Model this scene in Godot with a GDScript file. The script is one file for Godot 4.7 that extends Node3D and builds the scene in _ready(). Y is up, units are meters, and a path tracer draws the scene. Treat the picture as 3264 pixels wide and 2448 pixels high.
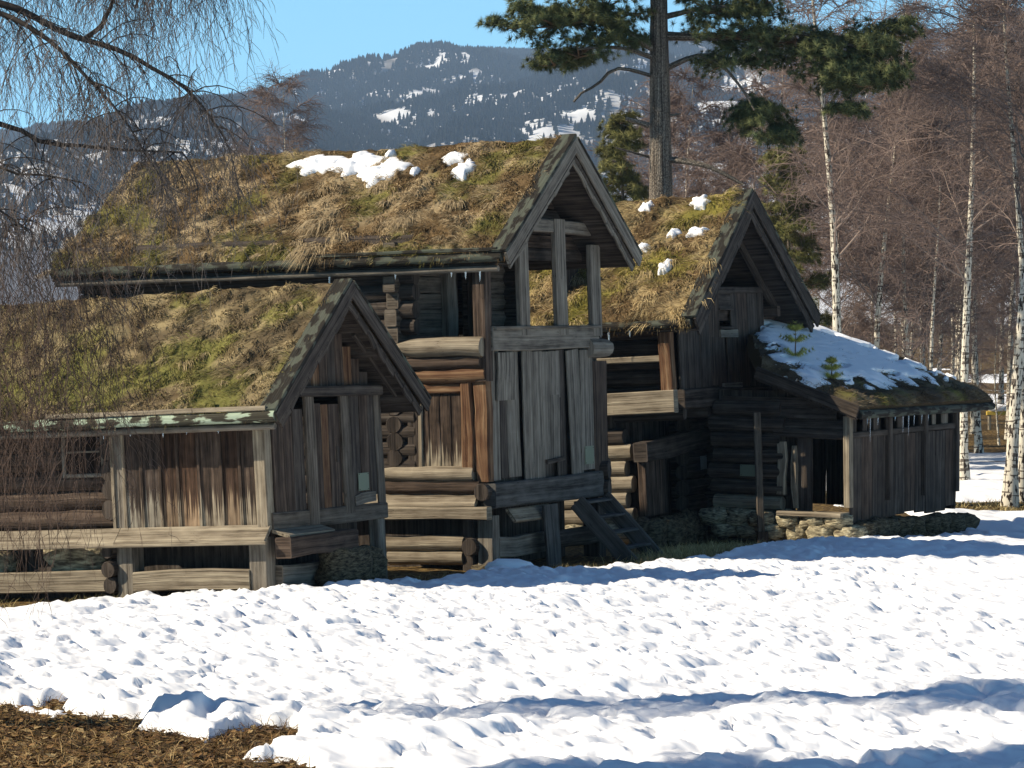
extends Node3D
# Old log houses with sod roofs in a snowy field, birch wood and forested mountain behind.

class MB:
	var v := PackedVector3Array()
	var n := PackedVector3Array()
	var uv := PackedVector2Array()
	var c := PackedColorArray()
	var i := PackedInt32Array()
	func vert(p: Vector3, nn: Vector3, t: Vector2, col: Color) -> int:
		v.append(p); n.append(nn); uv.append(t); c.append(col)
		return v.size() - 1
	func tri(a: int, b: int, d: int):
		i.append(a); i.append(b); i.append(d)
	func face(a: Vector3, b: Vector3, d: Vector3, e: Vector3, nn: Vector3, ta: Vector2, tb: Vector2, td: Vector2, te: Vector2, col: Color):
		var k := v.size()
		vert(a, nn, ta, col); vert(b, nn, tb, col); vert(d, nn, td, col); vert(e, nn, te, col)
		if (b - a).cross(d - a).dot(nn) > 0.0:
			tri(k, k + 2, k + 1); tri(k, k + 3, k + 2)
		else:
			tri(k, k + 1, k + 2); tri(k, k + 2, k + 3)
	func mesh() -> ArrayMesh:
		var a := []
		a.resize(Mesh.ARRAY_MAX)
		a[Mesh.ARRAY_VERTEX] = v; a[Mesh.ARRAY_NORMAL] = n; a[Mesh.ARRAY_TEX_UV] = uv
		a[Mesh.ARRAY_COLOR] = c; a[Mesh.ARRAY_INDEX] = i
		var m := ArrayMesh.new()
		m.add_surface_from_arrays(Mesh.PRIMITIVE_TRIANGLES, a)
		return m

var M := {}
var rng := RandomNumberGenerator.new()
var nz := FastNoiseLite.new()
var nz2 := FastNoiseLite.new()
var used := {}
const WHITE := Color(1, 1, 1)
const EYE := 4.0
const SUN_EL := 33.5
const SUN_AZ := -9.0

func _ready():
	rng.seed = 20240317
	setup_view()
	nz.seed = 11; nz.noise_type = FastNoiseLite.TYPE_SIMPLEX; nz.frequency = 1.0; nz.fractal_octaves = 3
	nz2.seed = 29; nz2.noise_type = FastNoiseLite.TYPE_SIMPLEX; nz2.frequency = 1.0; nz2.fractal_octaves = 2
	make_materials()
	build_ground()
	build_mountain()
	build_storehouse()
	build_loft()
	build_porch_house()
	build_shed()
	build_big_pine()
	build_birch_wood()
	build_weeping_birch()
	build_shadow_trees()
	build_small_things()

# ---------------------------------------------------------------- camera, sky, sun
func setup_view():
	var cam := Camera3D.new()
	cam.name = "camera"
	add_child(cam)
	cam.fov = 15.0
	cam.near = 0.5
	cam.far = 9000.0
	cam.position = Vector3(0, EYE, 0)
	cam.rotation.x = -atan((1224.0 - 1003.0) / 9297.0)
	cam.current = true
	var env := Environment.new()
	env.background_mode = Environment.BG_SKY
	var sm := ProceduralSkyMaterial.new()
	sm.sky_top_color = Color(0.145, 0.22, 0.345)
	sm.sky_energy_multiplier = 1.2
	sm.sky_horizon_color = Color(0.57, 0.86, 1.0)
	sm.sky_curve = 0.1
	sm.ground_bottom_color = Color(0.35, 0.38, 0.42)
	sm.ground_horizon_color = Color(0.66, 0.8, 0.95)
	sm.sun_angle_max = 1.0
	var sky := Sky.new()
	sky.sky_material = sm
	env.sky = sky
	env.tonemap_mode = Environment.TONE_MAPPER_LINEAR
	env.tonemap_exposure = 1.6
	env.sdfgi_enabled = true
	env.ssao_enabled = true
	env.ssil_enabled = true
	env.fog_enabled = true
	env.fog_density = 0.00015
	env.fog_light_color = Color(0.7, 0.82, 0.96)
	var we := WorldEnvironment.new()
	we.name = "environment"
	we.environment = env
	add_child(we)
	var sun := DirectionalLight3D.new()
	sun.name = "sun"
	sun.light_color = Color(1.0, 0.945, 0.85)
	sun.light_energy = 1.6
	sun.light_angular_distance = 0.53
	sun.shadow_enabled = true
	add_child(sun)
	var el := deg_to_rad(SUN_EL)
	var az := deg_to_rad(SUN_AZ)
	var to_sun := Vector3(-cos(el) * cos(az), sin(el), -cos(el) * sin(az))
	sun.look_at_from_position(to_sun * 100.0, Vector3.ZERO, Vector3.UP)

# ---------------------------------------------------------------- node helpers
func numbered(called: String) -> String:
	if not used.has(called):
		used[called] = 0
		return called
	used[called] += 1
	return "%s_%03d" % [called, used[called]]

func tag(o: Node, label: String, category: String, group := ""):
	o.set_meta("label", label)
	o.set_meta("category", category)
	if group != "":
		o.set_meta("group", group)

func thing(called: String, label: String, category: String, xf := Transform3D.IDENTITY, group := "") -> Node3D:
	var o := Node3D.new()
	o.name = numbered(called)
	add_child(o)
	o.transform = xf
	tag(o, label, category, group)
	return o

func part(parent: Node, called: String, mb: MB, mat: Material) -> MeshInstance3D:
	var o := MeshInstance3D.new()
	o.name = called if parent != self else numbered(called)
	o.mesh = mb.mesh()
	o.material_override = mat
	parent.add_child(o, true)
	return o

func structure(called: String, mb: MB, mat: Material) -> MeshInstance3D:
	var o := part(self, called, mb, mat)
	o.set_meta("kind", "structure")
	return o

func multi(parent: Node, called: String, mesh: Mesh, mat: Material, xf: Array, cols: Array) -> MultiMeshInstance3D:
	var mm := MultiMesh.new()
	mm.transform_format = MultiMesh.TRANSFORM_3D
	mm.use_colors = cols.size() > 0
	mm.mesh = mesh
	mm.instance_count = xf.size()
	for k in xf.size():
		mm.set_instance_transform(k, xf[k])
		if cols.size() > 0:
			mm.set_instance_color(k, cols[k])
	var o := MultiMeshInstance3D.new()
	o.name = called if parent != self else numbered(called)
	o.multimesh = mm
	o.material_override = mat
	parent.add_child(o, true)
	return o

# frame of a house: x runs along its gable, y up, z out of the gable; the far end of the long side sinks by tilt degrees
func house_frame(o: Vector3, turned: float, tilt: float, size := 1.0) -> Transform3D:
	var a := deg_to_rad(90.0 - turned)
	var x := Vector3(cos(a), 0, -sin(a))
	var z := Vector3(sin(a), 0, cos(a))
	var t := deg_to_rad(tilt)
	return Transform3D(Basis(x * size, (Vector3.UP * cos(t) - z * sin(t)) * size, (z * cos(t) + Vector3.UP * sin(t)) * size), o)

# ---------------------------------------------------------------- shape helpers
func tube(m: MB, pts: PackedVector3Array, rad: PackedFloat32Array, sides: int, col: Color, cap := false, lump := 0.0, uo := Vector2.ZERO, circ := 1.0):
	var np := pts.size()
	var first := m.v.size()
	var ref := Vector3.UP
	var d := (pts[np - 1] - pts[0]).normalized()
	if absf(d.y) > 0.8:
		ref = Vector3(0.37, 0.1, 0.92)
	var along := 0.0
	var w := sides + 1
	for k in np:
		var t: Vector3
		if k == 0: t = pts[1] - pts[0]
		elif k == np - 1: t = pts[k] - pts[k - 1]
		else: t = pts[k + 1] - pts[k - 1]
		t = t.normalized()
		if k > 0: along += pts[k].distance_to(pts[k - 1])
		var u := t.cross(ref).normalized()
		var q := t.cross(u)
		for j in w:
			var a := TAU * j / sides
			var nn := u * cos(a) + q * sin(a)
			var r := rad[k]
			if lump > 0.0:
				r *= 1.0 + lump * nz.get_noise_3d(pts[k].x * 2.3 + nn.x * 1.1, pts[k].y * 2.3 + nn.y * 1.1, pts[k].z * 2.3 + nn.z * 1.1)
			m.v.append(pts[k] + nn * r); m.n.append(nn)
			m.uv.append(Vector2(uo.x + circ * j / sides, uo.y + along)); m.c.append(col)
	for k in np - 1:
		for j in sides:
			var a0 := first + k * w + j
			m.tri(a0, a0 + w, a0 + 1)
			m.tri(a0 + 1, a0 + w, a0 + w + 1)
	if cap:
		for e in 2:
			var k: int = 0 if e == 0 else np - 1
			var nn: Vector3 = (pts[0] - pts[1]).normalized() if e == 0 else (pts[np - 1] - pts[np - 2]).normalized()
			var cc := m.vert(pts[k] + nn * rad[k] * 0.06, nn, uo, col)
			var base := m.v.size()
			for j in w:
				var p := m.v[first + k * w + j]
				m.vert(p, nn, uo + Vector2(cos(TAU * j / sides), sin(TAU * j / sides)) * rad[k] * 0.5, col)
			for j in sides:
				if e == 0: m.tri(cc, base + j, base + j + 1)
				else: m.tri(cc, base + j + 1, base + j)

# a round log with slight bends, bulges and cut ends
func add_log(m: MB, p0: Vector3, p1: Vector3, r0: float, r1: float, t0 := 1.0, t1 := 1.0, sides := 12):
	var ln := p0.distance_to(p1)
	var d := (p1 - p0) / ln
	var n := clampi(int(ln / 0.45) + 2, 4, 12)
	var pts := PackedVector3Array()
	var rad := PackedFloat32Array()
	var s := rng.randf() * 50.0
	var side := d.cross(Vector3(0.3, 0.9, 0.2)).normalized()
	var up := side.cross(d)
	var fr := [0.0, minf(0.02 / ln, 0.1)]
	if t0 < 0.99: fr.append(minf(0.28 / ln, 0.3))
	for k in range(1, n): fr.append(lerpf(0.1, 0.9, float(k) / n))
	if t1 < 0.99: fr.append(1.0 - minf(0.28 / ln, 0.3))
	fr.append(1.0 - minf(0.02 / ln, 0.1)); fr.append(1.0)
	fr.sort()
	for f in fr:
		var w := r0 * 0.12
		pts.append(p0 + d * (ln * f) + side * nz.get_noise_2d(s, f * ln * 0.5) * w + up * nz.get_noise_2d(s + 9.0, f * ln * 0.5) * w)
		var r := lerpf(r0, r1, f) * (1.0 + 0.1 * nz.get_noise_2d(s + 20.0, f * ln * 1.2))
		if t0 < 0.99: r *= lerpf(t0, 1.0, clampf(f * ln / 0.3, 0, 1))
		if t1 < 0.99: r *= lerpf(t1, 1.0, clampf((1.0 - f) * ln / 0.3, 0, 1))
		if f == 0.0 or f == 1.0: r *= 0.93
		rad.append(r)
	tube(m, pts, rad, sides, WHITE, true, 0.1, Vector2(rng.randf() * 3.0, rng.randf() * 7.0), TAU * r0)

func lg(parent: Node, called: String, p0: Vector3, p1: Vector3, r: float, mat: Material, t0 := 1.0, t1 := 1.0) -> MeshInstance3D:
	var m := MB.new()
	add_log(m, p0, p1, r * rng.randf_range(0.97, 1.05), r * rng.randf_range(0.95, 1.03), t0, t1)
	return part(parent, called, m, mat)

# a sawn or hewn piece: chamfered rectangle swept from p0 to p1; wd is the direction of its width
func add_beam(m: MB, p0: Vector3, p1: Vector3, w: float, t: float, wd: Vector3, wob := 0.02, w_end := -1.0, seg := 3, once := false):
	var d := p1 - p0
	var ln := d.length()
	d /= ln
	wd = (wd - d * wd.dot(d)).normalized()
	var td := d.cross(wd)
	var we := w if w_end < 0.0 else w_end
	var uo := Vector2(rng.randf() * 4.0, rng.randf() * 9.0)
	var s := rng.randf() * 90.0
	var rings := []
	for k in seg + 1:
		var f := float(k) / seg
		var hw := lerpf(w, we, f) * 0.5 * (1.0 + wob * 2.0 * nz.get_noise_2d(s, f * ln * 1.3))
		var ht := t * 0.5 * (1.0 + wob * nz.get_noise_2d(s + 7.0, f * ln))
		var b := minf(0.018, minf(hw, ht) * 0.45)
		var ctr := p0 + d * ln * f + wd * nz.get_noise_2d(s + 3.0, f * ln * 0.9) * w * wob * 1.5
		if k == 0 or k == seg: ctr += d * rng.randf_range(-0.008, 0.008)
		var sec := [Vector2(-hw + b, -ht), Vector2(hw - b, -ht), Vector2(hw, -ht + b), Vector2(hw, ht - b), Vector2(hw - b, ht), Vector2(-hw + b, ht), Vector2(-hw, ht - b), Vector2(-hw, -ht + b)]
		var ring := PackedVector3Array()
		for q in sec: ring.append(ctr + wd * q.x + td * q.y)
		rings.append(ring)
	var per := 0.0
	for j in 8:
		var j2 := (j + 1) % 8
		var a0: Vector3 = rings[0][j]
		var b0: Vector3 = rings[0][j2]
		var wid := a0.distance_to(b0)
		for k in seg:
			var a: Vector3 = rings[k][j]
			var b: Vector3 = rings[k][j2]
			var e: Vector3 = rings[k + 1][j2]
			var f: Vector3 = rings[k + 1][j]
			var nn := (b - a).cross(e - a).normalized()
			var out := (a + e) * 0.5 - (p0 + d * ln * (k + 0.5) / seg)
			if nn.dot(out) < 0.0: nn = -nn
			var v0 := uo.y + ln * k / seg
			var v1 := uo.y + ln * (k + 1) / seg
			if once:
				v0 = clampf(float(k) / seg, 0.01, 0.99); v1 = clampf(float(k + 1) / seg, 0.01, 0.99)
			m.face(a, b, e, f, nn, Vector2(uo.x + per, v0), Vector2(uo.x + per + wid, v0), Vector2(uo.x + per + wid, v1), Vector2(uo.x + per, v1), WHITE)
		per += wid
	for e in 2:
		var ring: PackedVector3Array = rings[0] if e == 0 else rings[seg]
		var nn := -d if e == 0 else d
		for q in 3:
			if q == 0: m.face(ring[7], ring[0], ring[1], ring[2], nn, uo, uo, uo, uo, WHITE)
			elif q == 1: m.face(ring[7], ring[2], ring[3], ring[6], nn, uo, uo + Vector2(w, 0), uo + Vector2(w, t), uo + Vector2(0, t), WHITE)
			else: m.face(ring[6], ring[3], ring[4], ring[5], nn, uo, uo, uo, uo, WHITE)

func bd(parent: Node, called: String, p0: Vector3, p1: Vector3, w: float, t: float, wd: Vector3, mat: Material, wob := 0.03, w_end := -1.0) -> MeshInstance3D:
	var m := MB.new()
	add_beam(m, p0, p1, w, t, wd, wob, w_end, 3, (mat as StandardMaterial3D).albedo_texture == M["bleached"].albedo_texture)
	return part(parent, called, m, mat)

# an irregular stone: a lumpy block with smooth normals
func add_stone(m: MB, ctr: Vector3, size: Vector3, sd: float, col := WHITE, boxy := 0.55):
	var rows := 7
	var cols := 12
	var base := m.v.size()
	for r in rows + 1:
		var th := PI * r / rows
		for k in cols + 1:
			var ph := TAU * (k % cols) / cols
			var d := Vector3(sin(th) * cos(ph), cos(th), sin(th) * sin(ph))
			var mx := maxf(absf(d.x), maxf(absf(d.y), absf(d.z)))
			var q := d.lerp(d / mx * 0.86, boxy)
			var f := 1.0 + 0.3 * nz.get_noise_3d(d.x * 0.9 + sd, d.y * 0.9, d.z * 0.9 + sd * 2.0) + 0.1 * nz.get_noise_3d(d.x * 2.6 + sd, d.y * 2.6, d.z * 2.6)
			m.vert(ctr + q * f * size * 0.5, (d / size).normalized(), Vector2(float(k) / cols, th * 0.4) * size.x + Vector2(sd, sd), col)
	var w := cols + 1
	for r in rows:
		for k in cols:
			var a := base + r * w + k
			m.tri(a, a + w, a + 1)
			m.tri(a + 1, a + w, a + w + 1)
	# normals from the faces
	var acc := {}
	for r in rows:
		for k in cols:
			var a := base + r * w + k
			var nn := (m.v[a + 1] - m.v[a]).cross(m.v[a + w] - m.v[a])
			if nn.length() < 1e-9: nn = (m.v[a + w + 1] - m.v[a + 1]).cross(m.v[a + w] - m.v[a + 1])
			if nn.dot((m.v[a] + m.v[a + w + 1]) * 0.5 - ctr) < 0.0: nn = -nn
			for q in [a, a + 1, a + w, a + w + 1]:
				var rr: int = (q - base) / w
				var kk: int = ((q - base) % w) % cols
				var key := 1000 if rr == 0 else (2000 if rr == rows else rr * 40 + kk)
				acc[key] = acc.get(key, Vector3.ZERO) + nn
	for q in (rows + 1) * w:
		var rr: int = q / w
		var kk: int = (q % w) % cols
		var key := 1000 if rr == 0 else (2000 if rr == rows else rr * 40 + kk)
		m.n[base + q] = (acc[key] as Vector3).normalized()

func stone(parent: Node, ctr: Vector3, size: Vector3, mat: Material, boxy := 0.55) -> MeshInstance3D:
	var m := MB.new()
	add_stone(m, ctr, size, rng.randf() * 60.0, WHITE, boxy)
	return part(parent, "stone", m, mat)

# ---------------------------------------------------------------- materials
func noise_bytes(sd: int, freq: float, w: int, h: int, oct: int, full: int) -> PackedByteArray:
	var f := FastNoiseLite.new()
	f.seed = sd; f.frequency = freq; f.fractal_octaves = oct
	f.noise_type = FastNoiseLite.TYPE_SIMPLEX_SMOOTH
	var im := f.get_seamless_image(w, h)
	im.convert(Image.FORMAT_L8)
	if w != full or h != full: im.resize(full, full, Image.INTERPOLATE_CUBIC)
	return im.get_data()

func ramp(t: float, cols: Array) -> Color:
	var x := clampf(t, 0.0, 0.9999) * (cols.size() - 1)
	var k := int(x)
	return (cols[k] as Color).lerp(cols[k + 1], x - k)

func std(tex: Texture2D, rough: float, nrm: Texture2D = null, scale := Vector3.ONE, nstr := 1.0) -> StandardMaterial3D:
	var m := StandardMaterial3D.new()
	if tex: m.albedo_texture = tex
	m.roughness = rough
	m.metallic_specular = 0.25
	m.uv1_scale = scale
	if nrm:
		m.normal_enabled = true
		m.normal_texture = nrm
		m.normal_scale = nstr
	return m

func vcol(rough: float, spec := 0.2) -> StandardMaterial3D:
	var m := StandardMaterial3D.new()
	m.vertex_color_use_as_albedo = true
	m.roughness = rough
	m.metallic_specular = spec
	return m

func bytes_tex(by: PackedByteArray, s: int) -> ImageTexture:
	var im := Image.create_from_data(s, s, false, Image.FORMAT_RGB8, by)
	im.generate_mipmaps()
	return ImageTexture.create_from_image(im)

func make_materials():
	var S := 512
	var streak := noise_bytes(1, 0.03, 512, 20, 4, S)
	var fine := noise_bytes(2, 0.09, 512, 40, 3, S)
	var blot := noise_bytes(3, 0.012, S, S, 4, S)
	var crack := noise_bytes(4, 0.05, 512, 14, 2, S)
	var hb := PackedByteArray()
	hb.resize(S * S)
	for k in S * S:
		var cr := absf(crack[k] / 255.0 - 0.5)
		hb[k] = clampi(int(fine[k] * 0.45 + streak[k] * 0.45 - (30.0 if cr < 0.02 else 0.0)), 0, 255)
	var him := Image.create_from_data(S, S, false, Image.FORMAT_L8, hb)
	him.bump_map_to_normal_map(5.0)
	him.generate_mipmaps()
	var wn := ImageTexture.create_from_image(him)
	# name: colours from dark to light, blotch share
	var woods := {
		"grey": [Color(0.25, 0.23, 0.205), Color(0.4, 0.375, 0.34), Color(0.48, 0.455, 0.415), Color(0.56, 0.535, 0.48)],
		"tan": [Color(0.3, 0.265, 0.22), Color(0.47, 0.43, 0.37), Color(0.56, 0.52, 0.45), Color(0.65, 0.61, 0.53)],
		"brown": [Color(0.14, 0.115, 0.1), Color(0.24, 0.2, 0.17), Color(0.32, 0.27, 0.235), Color(0.41, 0.36, 0.31)],
		"rust": [Color(0.22, 0.14, 0.095), Color(0.36, 0.26, 0.19), Color(0.46, 0.36, 0.27), Color(0.57, 0.48, 0.38)],
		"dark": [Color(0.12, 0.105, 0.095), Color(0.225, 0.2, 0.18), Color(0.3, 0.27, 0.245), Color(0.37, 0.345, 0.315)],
		"lichen": [Color(0.2, 0.19, 0.16), Color(0.36, 0.36, 0.31), Color(0.52, 0.57, 0.5), Color(0.64, 0.7, 0.62)],
		"wall": [Color(0.19, 0.165, 0.145), Color(0.32, 0.29, 0.255), Color(0.4, 0.365, 0.325), Color(0.47, 0.435, 0.39)],
		"slate": [Color(0.15, 0.145, 0.14), Color(0.27, 0.265, 0.255), Color(0.34, 0.335, 0.325), Color(0.41, 0.4, 0.385)],
		"mossy": [Color(0.15, 0.14, 0.125), Color(0.23, 0.225, 0.2), Color(0.27, 0.275, 0.245), Color(0.32, 0.34, 0.3)],
	}
	for w in woods:
		var by := PackedByteArray()
		by.resize(S * S * 3)
		for k in S * S:
			var t := streak[k] / 255.0 * 0.5 + fine[k] / 255.0 * 0.22 + blot[k] / 255.0 * 0.28
			if w == "lichen" or w == "mossy": t = streak[k] / 255.0 * 0.2 + fine[k] / 255.0 * 0.2 + smoothstep(0.45, 0.6, blot[k] / 255.0) * 0.55
			t = (t - 0.5) * 1.5 + 0.5
			var cr := absf(crack[k] / 255.0 - 0.5)
			if cr < 0.012: t -= 0.35
			var col := ramp(t, woods[w])
			by[k * 3] = int(col.r * 255.0); by[k * 3 + 1] = int(col.g * 255.0); by[k * 3 + 2] = int(col.b * 255.0)
		M[w] = std(bytes_tex(by, S), 0.85, wn, Vector3(0.75, 0.3, 1.0), 0.9)
	# boards bleached at the foot: v runs up the board once, the pale streaks climb to different heights
	var by2 := PackedByteArray()
	by2.resize(S * S * 3)
	for y in S:
		for x in S:
			var k := y * S + x
			var t := streak[k] / 255.0 * 0.55 + fine[k] / 255.0 * 0.25 + blot[k] / 255.0 * 0.2
			t = (t - 0.5) * 1.9 + 0.5
			var up := float(y) / S
			var edge := 0.2 + 0.42 * (streak[(x * 1) % S + (S / 2) * S] / 255.0 - 0.5) + 0.34 * (fine[x + 100 * S] / 255.0 - 0.5)
			var bleach := 1.0 - smoothstep(edge - 0.05, edge + 0.06, up + 0.12 * (streak[k] / 255.0 - 0.5))
			var col := ramp(t * 0.8, woods["brown"]).lerp(ramp(t, woods["tan"]), bleach)
			by2[k * 3] = int(col.r * 255.0); by2[k * 3 + 1] = int(col.g * 255.0); by2[k * 3 + 2] = int(col.b * 255.0)
	var tints := [Color(1, 1, 1), Color(0.82, 0.76, 0.72), Color(1.0, 0.92, 0.86), Color(0.9, 0.92, 0.95)]
	var btex := bytes_tex(by2, S)
	for k in 4:
		var bm := std(btex, 0.85, wn, Vector3(0.75, 1.0, 1.0), 0.9)
		bm.albedo_color = tints[k]
		M["bleached" if k == 0 else "bleached%d" % k] = bm
	# stone with lichen blotches
	var s1 := noise_bytes(7, 0.02, S, S, 5, S)
	var s2 := noise_bytes(8, 0.05, S, S, 3, S)
	var bs := PackedByteArray()
	bs.resize(S * S * 3)
	var bg := PackedByteArray()
	bg.resize(S * S * 3)
	var bb := PackedByteArray()
	bb.resize(S * S * 3)
	for k in S * S:
		var t := s1[k] / 255.0 * 0.6 + s2[k] / 255.0 * 0.4
		t = (t - 0.5) * 2.2 + 0.5
		var col := ramp(t, [Color(0.3, 0.27, 0.22), Color(0.48, 0.45, 0.37), Color(0.6, 0.56, 0.46), Color(0.72, 0.69, 0.58)])
		bs[k * 3] = int(col.r * 255.0); bs[k * 3 + 1] = int(col.g * 255.0); bs[k * 3 + 2] = int(col.b * 255.0)
		col = ramp(t, [Color(0.15, 0.11, 0.07), Color(0.3, 0.23, 0.13), Color(0.42, 0.34, 0.2), Color(0.52, 0.44, 0.27)])
		bg[k * 3] = int(col.r * 255.0); bg[k * 3 + 1] = int(col.g * 255.0); bg[k * 3 + 2] = int(col.b * 255.0)
		# birch bark: white with dark dashes across the trunk
		var dash := crack[(k % S) * S + (k / S)] / 255.0
		var q := smoothstep(0.68, 0.76, dash) * 0.7
		q = maxf(q, smoothstep(0.56, 0.66, s1[k] / 255.0))
		col = Color(0.78, 0.75, 0.69).lerp(Color(0.2, 0.17, 0.15), q)
		bb[k * 3] = int(col.r * 255.0); bb[k * 3 + 1] = int(col.g * 255.0); bb[k * 3 + 2] = int(col.b * 255.0)
	var sh := Image.create_from_data(S, S, false, Image.FORMAT_L8, s1)
	sh.bump_map_to_normal_map(7.0)
	sh.generate_mipmaps()
	var sn := ImageTexture.create_from_image(sh)
	M["stone"] = std(bytes_tex(bs, S), 0.9, sn, Vector3(1.2, 1.2, 1), 1.0)
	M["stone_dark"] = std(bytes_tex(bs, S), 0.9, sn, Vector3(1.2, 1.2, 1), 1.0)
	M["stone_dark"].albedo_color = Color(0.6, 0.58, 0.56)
	M["earth"] = std(bytes_tex(bg, S), 1.0, sn, Vector3(0.6, 0.6, 1), 1.0)
	M["bark_birch"] = std(bytes_tex(bb, S), 0.75, null, Vector3(0.5, 0.35, 1), 1.0)
	var bp := PackedByteArray()
	bp.resize(S * S * 3)
	for k in S * S:
		var t := (s2[k] / 255.0 * 0.6 + streak[k] / 255.0 * 0.4 - 0.5) * 2.4 + 0.45
		var col := ramp(t, [Color(0.15, 0.13, 0.12), Color(0.31, 0.28, 0.25), Color(0.47, 0.44, 0.4), Color(0.62, 0.58, 0.52)])
		bp[k * 3] = int(col.r * 255.0); bp[k * 3 + 1] = int(col.g * 255.0); bp[k * 3 + 2] = int(col.b * 255.0)
	M["bark_pine"] = std(bytes_tex(bp, S), 0.9, sn, Vector3(2.0, 0.7, 1), 1.6)
	M["snow"] = StandardMaterial3D.new()
	M["snow"].albedo_color = Color(0.95, 0.955, 0.965)
	M["snow"].roughness = 0.75
	M["snow"].metallic_specular = 0.3
	M["grass"] = vcol(0.9, 0.1)
	M["sod"] = vcol(1.0, 0.1)
	M["twig"] = vcol(0.8, 0.2)
	M["needle"] = vcol(0.7, 0.25)
	M["hill"] = vcol(1.0, 0.1)
	M["ice"] = StandardMaterial3D.new()
	M["ice"].albedo_color = Color(0.8, 0.86, 0.9, 0.3)
	M["ice"].transparency = BaseMaterial3D.TRANSPARENCY_ALPHA
	M["ice"].roughness = 0.08
	M["green_plate"] = flat(Color(0.46, 0.49, 0.42), 0.6)
	M["paper"] = flat(Color(0.62, 0.63, 0.62), 0.7)
	M["red_paint"] = flat(Color(0.42, 0.16, 0.13), 0.8)
	M["yellow_paint"] = flat(Color(0.78, 0.66, 0.3), 0.7)
	M["roof_grey"] = flat(Color(0.52, 0.54, 0.58), 0.8)
	M["void"] = flat(Color(0.12, 0.1, 0.09), 1.0)

func flat(c: Color, r: float) -> StandardMaterial3D:
	var m := StandardMaterial3D.new()
	m.albedo_color = c
	m.roughness = r
	m.metallic_specular = 0.2
	return m

# ---------------------------------------------------------------- ground and snow
func gh(x: float, z: float) -> float:
	# the field falls gently away from the camera and levels out by the shed
	var y := 1.4146 - 0.0267 * clampf(-z, 0.0, 53.0)
	y -= clampf(0.05 * maxf(0.0, -x - 3.2) * smoothstep(-27.0, -38.0, z), 0.0, 0.3)
	y -= 0.22 * smoothstep(6.5, 10.0, x) * smoothstep(-49.0, -56.0, z)
	y -= 0.12 * exp(-(pow(x - 3.2, 2.0) + pow(z + 53.5, 2.0)) / 4.0)
	if z < -95.0: y += 0.5 * nz.get_noise_2d(x * 0.01, z * 0.01) - 0.3
	return y

func along_line(x: float, pts: Array) -> float:
	if x <= pts[0].x: return pts[0].y
	for k in pts.size() - 1:
		if x <= pts[k + 1].x:
			return lerpf(pts[k].y, pts[k + 1].y, (x - pts[k].x) / (pts[k + 1].x - pts[k].x))
	return pts[pts.size() - 1].y

var house_edge := [Vector2(-9, -37.5), Vector2(-6.62, -37.6), Vector2(-3.17, -38.05), Vector2(-1.74, -39.9), Vector2(-0.67, -41.0), Vector2(-0.33, -42.4), Vector2(0.04, -43.1), Vector2(1.97, -43.5), Vector2(3.18, -46.2), Vector2(4.73, -51.4), Vector2(6.25, -52.1), Vector2(8.23, -53.3)]
var patch_edge := [Vector2(-7.1, -28.3), Vector2(-4.45, -25.3), Vector2(-3.53, -24.0), Vector2(-2.65, -22.75), Vector2(-1.75, -21.2), Vector2(-1.45, -20.0), Vector2(-1.1, -18.5)]

# how bare the ground is: above 0.5 no snow lies there
func bare(x: float, z: float) -> float:
	var wob := nz.get_noise_2d(x * 0.9, z * 0.5)
	var b := 0.0
	if x < 8.6 and z > -63.0:
		b = maxf(b, smoothstep(-0.5, 0.5, along_line(x, house_edge) - z + wob * 0.35) * smoothstep(8.7, 8.2, x))
	if z > -29.0 and x < -1.2:
		b = maxf(b, smoothstep(-1.3, 0.9, z - along_line(x, patch_edge) + wob * 1.1))
	var e := Vector2((x + 1.97) / 0.3, (z + 22.35) / 0.75).length() + wob * 0.5
	b = maxf(b, 1.0 - smoothstep(0.6, 1.4, e))
	if z < -60.0 and z > -69.0 and x > 6.0:
		b = maxf(b, smoothstep(2.6, 1.4, absf(z + 65.0) + wob * 0.5))
	if z < -76.0:
		b = maxf(b, smoothstep(-0.15, 0.45, nz2.get_noise_2d(x * 0.05, z * 0.16) + smoothstep(-84.0, -110.0, z) * 0.5))
	return b

func snow_y(x: float, z: float) -> float:
	var far := smoothstep(-60.0, -80.0, z)
	var icy := smoothstep(-21.4, -20.9, z) * smoothstep(-2.6, -1.9, x) * smoothstep(0.4, -0.6, x)
	var cup := absf(nz.get_noise_2d(x * 1.55, z * 1.25))
	var cup2 := absf(nz2.get_noise_2d(x * 3.6 + 40.0, z * 3.0))
	var big := nz2.get_noise_2d(x * 0.33, z * 0.36 + 20.0)
	var near := smoothstep(-27.0, -21.5, z)
	var pit := smoothstep(0.15, 0.8, nz.get_noise_2d(x * 1.9 + 70.0, z * 1.5 + 9.0))
	var b := (0.07 * (0.35 - cup) + 0.028 * (0.3 - cup2) - 0.08 * pit) * (1.0 - 0.75 * icy) + big * 0.06
	b += 0.045 * nz2.get_noise_2d(x * 1.15 + 31.0, z * 0.8)
	b += near * (1.0 - icy) * 0.06 * nz2.get_noise_2d(x * 0.75 + 7.0, z * 0.9 + 3.0)
	b *= 1.0 - 0.6 * far
	var br := bare(x, z)
	b *= 1.0 - 0.7 * smoothstep(0.05, 0.4, br)
	return gh(x, z) + 0.03 + b - 0.06 * icy - 0.3 * smoothstep(0.15, 0.85, br)

func ground_y(x: float, z: float) -> float:
	return gh(x, z) - 0.11 + 0.03 * nz.get_noise_2d(x * 1.1, z * 1.1)

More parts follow.
